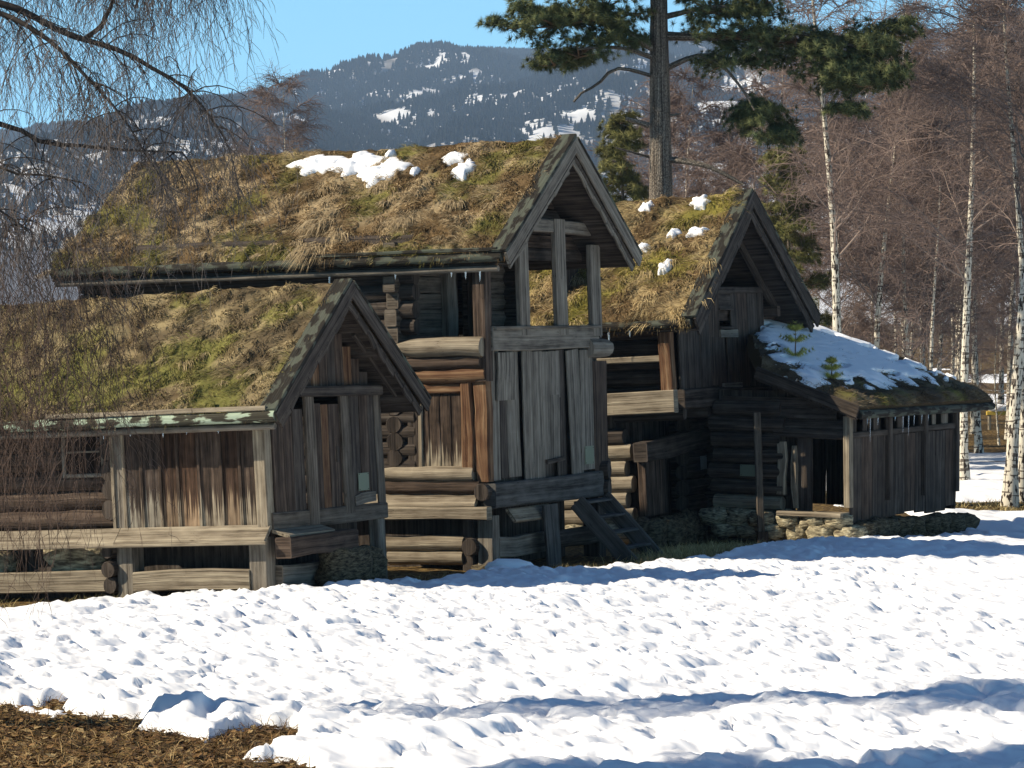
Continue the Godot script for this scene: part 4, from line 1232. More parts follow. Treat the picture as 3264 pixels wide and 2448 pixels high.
	lg(rf, "eave_log", Vector3(-0.26, 3.84, 0.55), Vector3(-0.26, 3.84, -5.9), 0.08, M["mossy"])
	for q in [[-1.0, 0.4], [-0.6, 0.12], [-1.25, 0.2], [-1.5, 0.16], [-1.15, 0.1]]:
		icicle(rf, Vector3(-0.27, 3.76, q[0]), q[1], 0.02)
	var e := Vector3(0, 0, -1)
	var s := Vector3(a.x - l.x, a.y - l.y, 0).normalized()
	var o := Vector3(l.x, l.y, 0.65)
	var spots := [[0.93, 3.55, 0.2, 0.22, 0.13, "snow scrap just under the golden turf roof's ridge, right one"], [1.97, 3.53, 0.17, 0.18, 0.13, "snow scrap just under the golden turf roof's ridge, left one"], [0.68, 2.59, 0.22, 0.13, 0.12, "flat snow scrap halfway up the golden turf roof by the verge"],
		[1.17, 2.59, 0.14, 0.15, 0.13, "round snow scrap in the middle of the golden turf roof"], [1.63, 2.14, 0.18, 0.2, 0.14, "snow scrap by the loft's right verge tip on golden turf"], [1.03, 1.55, 0.12, 0.2, 0.13, "lowest snow scrap on the golden turf roof"]]
	for k in spots.size():
		var q: Array = spots[k]
		snow_patch(h, o + e * q[0] + s * q[1], e, s, q[2], q[3], q[4], q[5], "snow scraps on the golden turf roof", 31.0 + k * 2.7)
	sign_plate("paper_notice", h, Vector3(2.78, 1.32, -0.53), 0.3, 0.24, M["paper"], false, "small pale notice beside the dark doorway under the raised porch")

# ---------------------------------------------------------------- shed with a snowy roof (right)
func build_shed():
	var xf := house_frame(Vector3(5.965, 0.080, -51.851), 32.0, 0.0, 0.98)
	var h := thing("turf_shed", "low shed on a stone base with a snowy turf roof at right", "shed", xf)
	var Z := Vector3(0, 0, 1)
	var X := Vector3.RIGHT
	var U := Vector3.UP
	# stone base, front then side
	for row in 2:
		for k in 9:
			var x := 0.15 + k * 0.6 + (0.28 if row == 1 else 0.0) + rng.randf_range(-0.06, 0.06)
			if x > 5.25: continue
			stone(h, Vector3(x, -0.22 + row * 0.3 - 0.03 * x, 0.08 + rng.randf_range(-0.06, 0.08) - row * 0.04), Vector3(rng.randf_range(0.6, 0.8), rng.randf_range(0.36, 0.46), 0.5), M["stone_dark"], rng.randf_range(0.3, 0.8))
	for row in 2:
		for k in 6:
			stone(h, Vector3(0.02 + rng.randf_range(-0.05, 0.05), 0.0 + row * 0.24, 0.02 - k * 0.5 - 0.2 * row), Vector3(0.55, rng.randf_range(0.3, 0.4), rng.randf_range(0.5, 0.66)), M["stone"], rng.randf_range(0.35, 0.75))
	bd(h, "door_sill", Vector3(-0.08, 0.36, 0.0), Vector3(-0.08, 0.36, -1.3), 0.4, 0.09, X, M["tan"], 0.05)
	# front wall: posts, boards, rail, open slats below the eave
	bd(h, "corner_post", Vector3(0.02, 0.5, 0.02), Vector3(0.02, 2.15, 0.0), 0.14, 0.14, X, M["tan"])
	for x in [1.68, 3.3, 4.8]:
		bd(h, "post", Vector3(x, 0.55, 0.05), Vector3(x, 2.2, 0.05), 0.14, 0.12, X, M["dark"])
	for k in 10:
		var x0 := 0.1 + k * 0.475
		bd(h, "board", Vector3(x0 + 0.24, 0.22 + rng.randf_range(-0.05, 0.08), 0.0), Vector3(x0 + 0.24, 1.76, 0.0), 0.465, 0.035, X, M["brown" if k % 4 == 1 else "dark"], 0.02)
	bd(h, "front_rail", Vector3(0.0, 1.8, 0.03), Vector3(4.86, 1.84, 0.03), 0.11, 0.08, U, M["dark"])
	for k in 9:
		if k == 3 or k == 5: continue
		var x0 := 0.2 + k * 0.52
		bd(h, "slat", Vector3(x0, 1.84, 0.0), Vector3(x0, 2.3, 0.0), 0.3 if k % 2 == 0 else 0.18, 0.03, X, M["grey" if k > 6 else "dark"])
	for k in 10:
		bd(h, "side_board", Vector3(4.86, 0.2, -0.2 - k * 0.47), Vector3(4.86, 2.2 + 0.16 * k, -0.2 - k * 0.47), 0.46, 0.04, Z, M["dark"])
	bd(h, "back_wall", Vector3(2.4, 0.0, -4.8), Vector3(2.4, 3.7, -4.8), 5.0, 0.1, X, M["dark"], 0.0)
	# left side: log wall, small opening, dark boards, open doorway
	for k in 7:
		var y := 0.52 + k * 0.29
		lg(h, "log", Vector3(0.1, y, -1.36 + 0.08 * float(k % 2)), Vector3(0.1, y, -2.75 - 0.05 * float(k % 3)), 0.15, M["tan"] if k < 1 else M["dark"])
	bd(h, "inner_wall", Vector3(0.32, 0.2, -2.0), Vector3(0.32, 2.6, -2.0), 1.6, 0.04, Z, M["dark"], 0.0)
	bd(h, "opening_jamb", Vector3(0.02, 0.7, -1.34), Vector3(0.02, 1.66, -1.34), 0.16, 0.1, Z, M["tan"], 0.2)
	bd(h, "opening_jamb", Vector3(0.05, 0.45, -1.08), Vector3(0.05, 1.6, -1.08), 0.12, 0.08, Z, M["tan"], 0.3)
	bd(h, "side_board", Vector3(0.1, 0.4, -0.9), Vector3(0.1, 2.5, -0.9), 0.3, 0.04, Z, M["dark"])
	bd(h, "lintel", Vector3(0.04, 1.8, 0.0), Vector3(0.04, 1.84, -1.5), 0.16, 0.12, U, M["dark"])
	for k in 3:
		bd(h, "side_board", Vector3(0.06, 1.98 + k * 0.2, 0.05 - k * 0.3), Vector3(0.06, 2.0 + k * 0.2, -2.6), 0.19, 0.04, U, M["dark"])
	# roof
	var o := Vector3(-0.15, 2.17, 0.25)
	var e := Vector3(6.15, 0, 0)
	var s := Vector3(0, 0.34 * 5.6, -5.6)
	var rm := MB.new()
	var lift := Vector3(0, -0.04, 0)
	add_beam(rm, o + s * 0.18 + lift, o + s * 0.18 + e + lift, s.length() * 0.36, 0.06, s, 0.0)
	add_beam(rm, o + s * 0.68 + e * 0.62 + lift, o + s * 0.68 + e + lift, s.length() * 0.64, 0.06, s, 0.0)
	var rp := part(h, "roof", rm, M["dark"])
	var pal := straw_pal(77.0, -0.3, 0.0, 20, 0.8)
	pal["straw"] = Color(0.24, 0.19, 0.12)
	pal["brown"] = Color(0.11, 0.085, 0.06)
	pal["fringe"] = 60.0
	sod(rp, o, e, s, 0.3, pal, 1100.0, 2.1, 1.5)
	bd(rp, "verge_board", o + Vector3(-0.04, 0.08, 0.05), o + s * 0.36 + Vector3(-0.04, 0.08, 0), 0.22, 0.05, U, M["dark"])
	bd(rp, "verge_board", o + e + Vector3(0.0, 0.04, 0.05), o + e + s + Vector3(0.0, 0.04, 0), 0.2, 0.05, U, M["dark"])
	lg(rp, "eave_log", o + Vector3(0, 0.02, 0.06), o + e + Vector3(0, 0.02, 0.06), 0.08, M["mossy"])
	for q in [[0.42, 0.5], [0.3, 0.14], [0.75, 0.16], [1.85, 0.38], [2.1, 0.45], [2.35, 0.24], [2.7, 0.2], [3.0, 0.16], [1.5, 0.1]]:
		icicle(rp, o + Vector3(q[0], -0.05, 0.08), q[1] * 0.85, 0.013)
	# the blue-shaded snow sheet on the roof, ragged and streaked down the slope
	var su := s.normalized()
	var nn := su.cross(Vector3.RIGHT)
	if nn.y < 0.0: nn = -nn
	var m := MB.new()
	var nx := 120
	var ny := 110
	for a in nx + 1:
		for b in ny + 1:
			var x := 6.2 * a / nx
			var y := 5.7 * b / ny
			var low := 0.72 + 0.35 * smoothstep(0.8, 0.0, x) + 0.3 * smoothstep(4.6, 6.0, x)
			var high := 4.6 + 0.1 * x
			var k := minf((y - low) * 2.2, (high - y) * 2.5)
			k = minf(k, (6.15 - x) * 2.0)
			k = minf(k, (x - 0.1 - maxf(0.0, (y - 2.0) * 1.5)) * 3.0)
			k += 0.75 * nz.get_noise_2d(x * 1.5 + 4.0, y * 0.5) + 0.55 * nz.get_noise_2d(x * 3.4, y * 0.75 + 8.0)
			var st := nz2.get_noise_2d(x * 0.6 + 9.0, y * 1.6)
			k -= smoothstep(0.32, 0.5, st) * 1.6
			var hh := 0.3 + 0.09 * clampf(k, -1.6, 1.0) + 0.01 * nz.get_noise_2d(x * 3.0, y * 3.0)
			if k < 0.0: hh = 0.27 + 0.2 * maxf(k, -1.2)
			m.vert(o + Vector3(x, 0, 0) + su * y + nn * hh, nn, Vector2.ZERO, WHITE)
	for a in nx:
		for b in ny:
			var k := a * (ny + 1) + b
			if 6.2 * a / nx < (5.7 * b / ny - 1.9) * 1.5 - 0.05: continue
			m.tri(k, k + 1, k + ny + 1); m.tri(k + 1, k + ny + 2, k + ny + 1)
	smooth(m, nn)
	var sp := part(self, "snow_patch", m, M["snow"])
	sp.transform = h.transform
	tag(sp, "large shaded snow sheet lying on the shed's turf roof", "snow patch")
	# two young pines growing in the turf
	sapling(h.transform * (o + Vector3(1.35, 0, 0) + su * 2.1 + nn * 0.25), 0.75, "taller young pine growing from the snow on the shed roof")
	sapling(h.transform * (o + Vector3(0.85, 0, 0) + su * 1.05 + nn * 0.25), 0.45, "smaller young pine at the lower snow edge of the shed roof")
	sign_plate("sign_plate", h, Vector3(-0.09, 1.12, -1.96), 0.36, 0.2, M["green_plate"], true, "dark green plate on the shaded log wall behind the loose pole")

# ---------------------------------------------------------------- trees
func needle_tuft(n: int, ln: float, wd: float, fwd: float) -> ArrayMesh:
	var m := MB.new()
	for k in n:
		var a := TAU * k * 0.618 * 1.0
		var up := lerpf(-0.25, 1.0, float(k) / n) * fwd
		var d := Vector3(cos(a), up, sin(a)).normalized()
		var s := d.cross(Vector3(sin(a * 3.0), 0.7, cos(a * 2.0))).normalized() * wd * 0.5
		var b := Vector3(0, 0.25 * ln * k / n, 0)
		var k0 := m.v.size()
		var gn := s.cross(d).normalized()
		var turn := gn.y < 0.0
		if turn: gn = -gn
		var nn := (d * 0.5 + gn * 0.7).normalized()
		var l := ln * (0.8 + 0.4 * absf(sin(k * 7.1)))
		m.vert(b - s, nn, Vector2.ZERO, WHITE); m.vert(b + s, nn, Vector2.ZERO, WHITE); m.vert(b + d * l, nn, Vector2.ZERO, WHITE)
		if turn: m.tri(k0, k0 + 1, k0 + 2)
		else: m.tri(k0, k0 + 2, k0 + 1)
	return m.mesh()

func sapling(p: Vector3, ht: float, label: String):
	var t := thing("pine_sapling", label, "sapling", Transform3D(Basis.IDENTITY, p), "young pines on the shed roof")
	var m := MB.new()
	tube(m, PackedVector3Array([Vector3.ZERO, Vector3(0.01, ht * 0.5, 0), Vector3(0, ht, 0)]), PackedFloat32Array([0.016, 0.011, 0.005]), 6, Color(0.12, 0.08, 0.04))
	part(t, "trunk", m, M["twig"])
	var xf := []
	var cols := []
	for tier in 3:
		var y: float = ht * [0.2, 0.55, 0.85][tier]
		for k in 6:
			var a := TAU * k / 6.0 + tier
			var ln: float = ht * [0.42, 0.34, 0.16][tier]
			for j in 5:
				var f := (j + 1.0) / 5.0
				var q := Vector3(cos(a) * ln * f, y + ln * 0.35 * f * f, sin(a) * ln * f)
				var b := Basis(Quaternion(Vector3.UP, Vector3(cos(a), 0.5, sin(a)).normalized())).scaled(Vector3.ONE * 0.75)
				xf.append(Transform3D(b, q))
				cols.append(Color(0.3, 0.31, 0.07) * rng.randf_range(0.8, 1.2))
	for j in 4:
		xf.append(Transform3D(Basis.IDENTITY.scaled(Vector3.ONE * 0.7), Vector3(0, ht * (0.7 + 0.1 * j), 0)))
		cols.append(Color(0.34, 0.33, 0.09))
	multi(t, "crown", needle_tuft(26, 0.09, 0.012, 0.9), M["needle"], xf, cols).set_meta("kind", "stuff")

# foliage pads: each [centre, radii, tufts]; twigs tie the tufts to the pad's core
func pine_crown(t: Node3D, pads: Array, col_a: Color, col_b: Color, tuft_s: float):
	var xf := []
	var cols := []
	var m := MB.new()
	for p in pads:
		var c: Vector3 = p[0]
		var r: Vector3 = p[1]
		var n: int = p[2]
		var subs := []
		for q in maxi(4, n / 12):
			var d := Vector3(rng.randfn(0, 0.5), rng.randfn(0, 0.5), rng.randfn(0, 0.5))
			if d.length() > 1.0: d = d.normalized()
			subs.append(c + d * r)
			var mid: Vector3 = (c + subs[q]) * 0.5 + Vector3(0, -0.05, 0)
			tube(m, PackedVector3Array([c - Vector3(0, r.y * 0.4, 0), mid, subs[q]]), PackedFloat32Array([0.03, 0.02, 0.008]), 4, Color(0.12, 0.08, 0.05))
		for k in int(n * 1.7):
			var s: Vector3 = subs[rng.randi() % subs.size()]
			var off := Vector3(rng.randfn(0, 0.17), rng.randfn(0, 0.075), rng.randfn(0, 0.17)) * (0.7 + r.x * 0.3)
			var out := (off.normalized() * 0.7 + Vector3(0, 0.75, 0) + (s - c).normalized() * 0.5).normalized()
			var sc := tuft_s * rng.randf_range(0.7, 1.3)
			xf.append(Transform3D(Basis(Quaternion(Vector3.UP, out)).rotated(out, rng.randf() * TAU).scaled(Vector3.ONE * sc), s + off))
			cols.append(col_a.lerp(col_b, rng.randf()) * rng.randf_range(0.75, 1.25))
	part(t, "branchlets", m, M["twig"]).set_meta("kind", "stuff")
	multi(t, "crown", needle_tuft(30, 0.125, 0.013, 0.8), M["needle"], xf, cols).set_meta("kind", "stuff")

func limb(m: MB, pts: Array, r0: float, r1: float, col: Color, sides := 8):
	var pv := PackedVector3Array()
	var rv := PackedFloat32Array()
	var c := Curve3D.new()
	for k in pts.size():
		var tan := Vector3.ZERO
		if k > 0 and k < pts.size() - 1: tan = (pts[k + 1] - pts[k - 1]) * 0.17
		c.add_point(pts[k], -tan, tan)
	var ln := c.get_baked_length()
	var n := maxi(4, int(ln / 0.25))
	for k in n + 1:
		pv.append(c.sample_baked(ln * k / n))
		rv.append(lerpf(r0, r1, float(k) / n))
	tube(m, pv, rv, sides, col, false, 0.15, Vector2.ZERO, TAU * r0)

func build_big_pine():
	var t := thing("pine_tree", "tall pine with thick two-toned trunk rising behind the golden turf roof", "pine tree", Transform3D(Basis.IDENTITY, Vector3(3.24, -0.1, -65.0)))
	var m := MB.new()
	var pts := PackedVector3Array()
	var rad := PackedFloat32Array()
	for k in 30:
		var f := k / 29.0
		pts.append(Vector3(0.06 * sin(f * 5.0) + 0.05 * f, f * 16.0, 0.05 * sin(f * 4.0)))
		rad.append(0.37 * (1.0 - f * 0.7) + 0.12 * exp(-f * 40.0))
	tube(m, pts, rad, 20, WHITE, false, 0.1, Vector2.ZERO, 1.9)
	part(t, "trunk", m, M["bark_pine"])
	var lm := [
		[[Vector3(0.15, 10.3, 0), Vector3(1.4, 10.25, 0.2), Vector3(2.9, 10.35, 0.3), Vector3(4.4, 10.0, 0.4)], 0.1, 0.03],
		[[Vector3(0.15, 9.55, 0), Vector3(0.93, 9.85, 0.2), Vector3(1.7, 9.7, 0.3)], 0.07, 0.03],
		[[Vector3(0.93, 9.85, 0.2), Vector3(1.4, 9.6, 0.4), Vector3(1.86, 9.05, 0.5), Vector3(2.1, 8.6, 0.6)], 0.05, 0.02],
		[[Vector3(-0.15, 9.4, 0.1), Vector3(-0.93, 9.55, 0.3), Vector3(-1.34, 9.2, 0.3), Vector3(-1.7, 9.0, 0.4), Vector3(-1.88, 8.8, 0.4)], 0.045, 0.025],
		[[Vector3(-0.2, 8.3, 0.1), Vector3(-0.72, 8.45, 0.2)], 0.07, 0.045],
		[[Vector3(0.18, 7.55, 0.1), Vector3(1.03, 7.4, 0.4), Vector3(1.86, 6.98, 0.5)], 0.075, 0.035],
		[[Vector3(-0.2, 7.6, 0.1), Vector3(-0.95, 7.8, 0.3)], 0.035, 0.015],
		[[Vector3(0.1, 8.5, 0.1), Vector3(0.5, 8.55, 0.2)], 0.035, 0.02],
		[[Vector3(-0.1, 10.0, 0.1), Vector3(-1.2, 10.6, 0.3), Vector3(-2.4, 10.7, 0.3), Vector3(-3.2, 10.5, 0.3)], 0.09, 0.02],
		[[Vector3(-0.1, 9.8, 0.1), Vector3(-0.9, 10.0, 0.4), Vector3(-1.8, 9.95, 0.5)], 0.06, 0.02],
		[[Vector3(0.1, 10.7, 0.0), Vector3(1.2, 10.9, 0.3), Vector3(2.4, 10.85, 0.3)], 0.07, 0.02],
		[[Vector3(4.0, 10.05, 0.3), Vector3(4.3, 9.5, 0.4), Vector3(4.2, 8.6, 0.4)], 0.03, 0.012],
	]
	for q in lm:
		var b := MB.new()
		limb(b, q[0], q[1], q[2], WHITE)
		part(t, "limb", b, M["bark_pine"])
	var P := func(x: float, y: float, rx: float, ry: float, n: int): return [Vector3(x, y + 0.1, rng.randf_range(-0.2, 0.5)), Vector3(rx, ry, rx * 0.85), n]
	pine_crown(t, [P.call(-1.24, 10.81, 1.13, 0.46, 240), P.call(-2.27, 10.55, 1.13, 0.41, 220), P.call(-3.2, 10.38, 0.55, 0.14, 60), P.call(-2.68, 10.72, 0.72, 0.3, 120), P.call(-1.75, 9.88, 0.95, 0.36, 200), P.call(-2.3, 9.6, 0.45, 0.2, 70), P.call(-0.83, 10.19, 0.6, 0.4, 120),
		P.call(-0.93, 11.7, 1.6, 0.5, 260), P.call(1.13, 10.85, 0.93, 0.36, 170), P.call(2.27, 10.8, 0.83, 0.31, 150), P.call(1.65, 10.2, 1.3, 0.2, 150), P.call(3.1, 10.2, 1.1, 0.24, 200), P.call(4.13, 9.8, 1.3, 0.5, 420), P.call(4.95, 10.09, 0.7, 0.34, 170), P.call(4.64, 9.2, 1.0, 0.36, 320), P.call(3.92, 9.25, 0.83, 0.31, 230), P.call(5.35, 10.4, 0.28, 0.12, 40),
		P.call(1.44, 9.67, 1.0, 0.4, 110), P.call(2.37, 9.57, 0.6, 0.35, 80), P.call(2.17, 8.54, 0.67, 0.46, 230), P.call(2.5, 8.05, 0.52, 0.31, 130), P.call(4.18, 8.5, 0.4, 0.26, 70), P.call(1.2, 12.0, 1.8, 0.6, 260), P.call(0.0, 13.5, 1.8, 1.0, 300), P.call(0.0, 15.5, 1.2, 0.9, 220), P.call(3.0, 11.7, 1.0, 0.4, 120)],
		Color(0.055, 0.075, 0.035), Color(0.13, 0.14, 0.055), 1.05)
	# two young pines beyond it
	young_pine(Vector3(2.9, -0.1, -78.0), 9.3, 2.1, "olive young pine behind the tall pine's trunk")
	young_pine(Vector3(7.7, -0.1, -82.0), 8.6, 2.0, "olive young pine behind the golden roof's gable peak")

func young_pine(p: Vector3, ht: float, wide: float, label: String):
	var t := thing("young_pine", label, "pine tree", Transform3D(Basis.IDENTITY, p), "young pines behind the houses")
	var m := MB.new()
	limb(m, [Vector3.ZERO, Vector3(0.1, ht * 0.5, 0), Vector3(0, ht, 0)], 0.13, 0.02, WHITE)
	part(t, "trunk", m, M["bark_pine"])
	var pads := []
	for k in 30:
		var f := 0.22 + 0.76 * k / 29.0
		var a := k * 2.4
		var r := wide * (1.05 - f) * rng.randf_range(0.4, 0.9)
		pads.append([Vector3(cos(a) * r, ht * f + 0.2, sin(a) * r), Vector3(0.7, 0.3, 0.7) * (1.25 - f * 0.7), 46])
	pine_crown(t, pads, Color(0.09, 0.095, 0.03), Color(0.16, 0.15, 0.055), 1.25)

# a bare birch: tapered trunk, rising limbs, side branches and drooping fine twigs
func birch(sd: int, ht: float, tr: float, twigs: int, droop: float, low: float) -> Array:
	var g := RandomNumberGenerator.new()
	g.seed = sd
	var tm := MB.new()
	var pts := PackedVector3Array()
	var rad := PackedFloat32Array()
	var lx := g.randf_range(-0.06, 0.06)
	var lz := g.randf_range(-0.05, 0.05)
	for k in 15:
		var f := k / 14.0
		pts.append(Vector3(lx * ht * f + 0.12 * sin(f * 6.0 + sd), ht * f, lz * ht * f + 0.1 * sin(f * 5.0 + sd * 2.0)))
		rad.append(tr * pow(1.0 - f * 0.94, 0.9) + tr * 0.5 * exp(-f * 45.0))
	tube(tm, pts, rad, 10, WHITE, false, 0.12, Vector2(g.randf(), g.randf()), TAU * tr * 2.0)
	var cm := MB.new()
	var gold := Color(0.25, 0.2, 0.17)
	var red := Color(0.2, 0.15, 0.13)
	for k in 34:
		var f := lerpf(low, 0.96, pow((k + g.randf()) / 34.0, 0.85))
		var i0 := f * 14.0
		var p := pts[int(i0)].lerp(pts[mini(int(i0) + 1, 14)], i0 - int(i0))
		var az := g.randf() * TAU
		var rise := g.randf_range(0.5, 1.15)
		var d := Vector3(cos(az), rise, sin(az)).normalized()
		var ln := ((1.0 - f) * 0.42 * ht + 0.7) * g.randf_range(0.6, 1.1)
		var lp := PackedVector3Array([p])
		var lr := PackedFloat32Array([0.32 * tr * (1.1 - f)])
		for j in 5:
			p += d * ln / 5.0
			d = (d + Vector3(g.randfn(0, 0.14), g.randfn(0.02, 0.1) - droop * 0.22 * j, g.randfn(0, 0.14))).normalized()
			lp.append(p)
			lr.append(lr[0] * (1.0 - (j + 1) / 5.4))
		tube(cm, lp, lr, 5, gold.lerp(red, 0.35))
		for b in 9:
			var q := g.randf_range(0.2, 1.0) * 5.0
			var bp := lp[int(minf(q, 4.0))].lerp(lp[int(minf(q, 4.0)) + 1], q - int(minf(q, 4.0)))
			var bdir := (Vector3(cos(az + g.randfn(0, 1.1)), g.randf_range(-0.1, 0.9), sin(az + g.randfn(0, 1.1)))).normalized()
			var bl := ln * g.randf_range(0.2, 0.45) + 0.25
			var bps := PackedVector3Array([bp])
			for j in 3:
				bp += bdir * bl / 3.0
				bdir = (bdir + Vector3(g.randfn(0, 0.15), -droop * 0.35, g.randfn(0, 0.15))).normalized()
				bps.append(bp)
			tube(cm, bps, PackedFloat32Array([0.014, 0.011, 0.009, 0.006]), 3, red)
			for w in twigs:
				var wq := g.randf() * 3.0
				var wp := bps[int(minf(wq, 2.0))].lerp(bps[int(minf(wq, 2.0)) + 1], wq - int(minf(wq, 2.0)))
				var wd := (bdir * 0.5 + Vector3(g.randfn(0, 0.6), g.randfn(0.1, 0.5), g.randfn(0, 0.6))).normalized()
				var wl := g.randf_range(0.25, 0.75)
				var w1 := wp + wd * wl * 0.5
				var w2 := w1 + (wd + Vector3(0, -droop, 0)).normalized() * wl * 0.5
				tube(cm, PackedVector3Array([wp, w1, w2]), PackedFloat32Array([0.0065, 0.0055, 0.003]), 3, red * g.randf_range(0.75, 1.3))
	return [tm.mesh(), cm.mesh()]

func place_birch(kind: Array, p: Vector3, turn: float, scale: float, label: String, group: String, called := "birch_tree", lean := 0.0) -> Node3D:
	var t := thing(called, label, "birch tree" if called == "birch_tree" else "bush", Transform3D(Basis(Vector3.BACK, lean) * Basis(Vector3.UP, turn).scaled(Vector3.ONE * scale), p), group)
	for q in 2:
		var o := MeshInstance3D.new()
		o.name = ["trunk", "crown"][q]
		o.mesh = kind[q]
		o.material_override = [M["bark_birch"], M["twig"]][q]
		t.add_child(o, true)
	return t

func build_birch_wood():
	var kinds := [birch(3, 13.5, 0.11, 17, 0.35, 0.3), birch(8, 12.5, 0.09, 17, 0.45, 0.22), birch(21, 14.5, 0.13, 17, 0.3, 0.34), birch(34, 11.0, 0.075, 18, 0.4, 0.15)]
	var tall := birch(55, 15.0, 0.15, 15, 0.4, 0.4)
	var g := "birches in the wood behind the shed"
	# the trunks one can pick out
	place_birch(tall, Vector3(11.3, -0.35, -65.5), 0.4, 1.0, "thick white birch at the right edge beside the bare strip", g)
	place_birch(kinds[0], Vector3(11.75, -0.35, -67.0), 2.0, 1.0, "birch close behind the thick one at the right edge", g, "birch_tree", 0.05)
	place_birch(kinds[2], Vector3(11.55, -0.35, -74.0), 1.3, 0.95, "birch standing right of the shed wall in far snow", g)
	place_birch(kinds[2], Vector3(8.6, -0.2, -76.0), 3.2, 1.05, "straight white birch rising behind the shed roof", g)
	place_birch(kinds[1], Vector3(7.6, -0.2, -84.0), 0.9, 1.0, "slim pale birch left of the straight white birch", g)
	place_birch(kinds[3], Vector3(5.0, -0.2, -88.0), 4.0, 1.05, "thin birch seen just right of the tall pine's trunk", g, "birch_tree", -0.06)
	place_birch(kinds[3], Vector3(5.5, -0.2, -90.0), 5.1, 1.0, "thin leaning birch second right of the pine's trunk", g, "birch_tree", 0.08)
	place_birch(kinds[0], Vector3(10.2, -0.2, -82.0), 5.5, 0.98, "birch between the shed roof's lower end and right edge", g, "birch_tree", -0.07)
	# the rest of the wood
	var r := RandomNumberGenerator.new()
	r.seed = 77
	for k in 40:
		var d := r.randf_range(80.0, 135.0)
		var x := r.randf_range(0.055, 0.205) * d
		if k % 4 == 0: x = r.randf_range(0.11, 0.2) * d
		var sc := r.randf_range(0.8, 1.15) * (0.7 + 2.0 * clampf(x / d - 0.02, 0.0, 0.16))
		place_birch(kinds[k % 4], Vector3(x, -0.3, -d), r.randf() * TAU, sc, "one of the bare reddish birches crowding the wood behind", "bare birches crowding the wood")
	for k in 26:
		var d := r.randf_range(92.0, 140.0)
		place_birch(kinds[3], Vector3(r.randf_range(0.03, 0.21) * d, -0.3, -d), r.randf() * TAU, r.randf_range(0.3, 0.5), "one of the low bare bushes under the birch wood", "bare bushes under the wood", "bare_bush")
	# reddish tree tops over the loft ridge
	for q in [[-8.6, -112.0, 1.08, "bare reddish tree top showing above the middle of the loft ridge"], [-10.6, -116.0, 0.85, "lower bare tree top left of the reddish one above the ridge"], [-12.6, -118.0, 0.78, "lowest bare tree top over the loft ridge's left part"]]:
		place_birch(kinds[1], Vector3(q[0], -0.3, q[1]), q[0], q[2], q[3], "tree tops over the loft ridge")

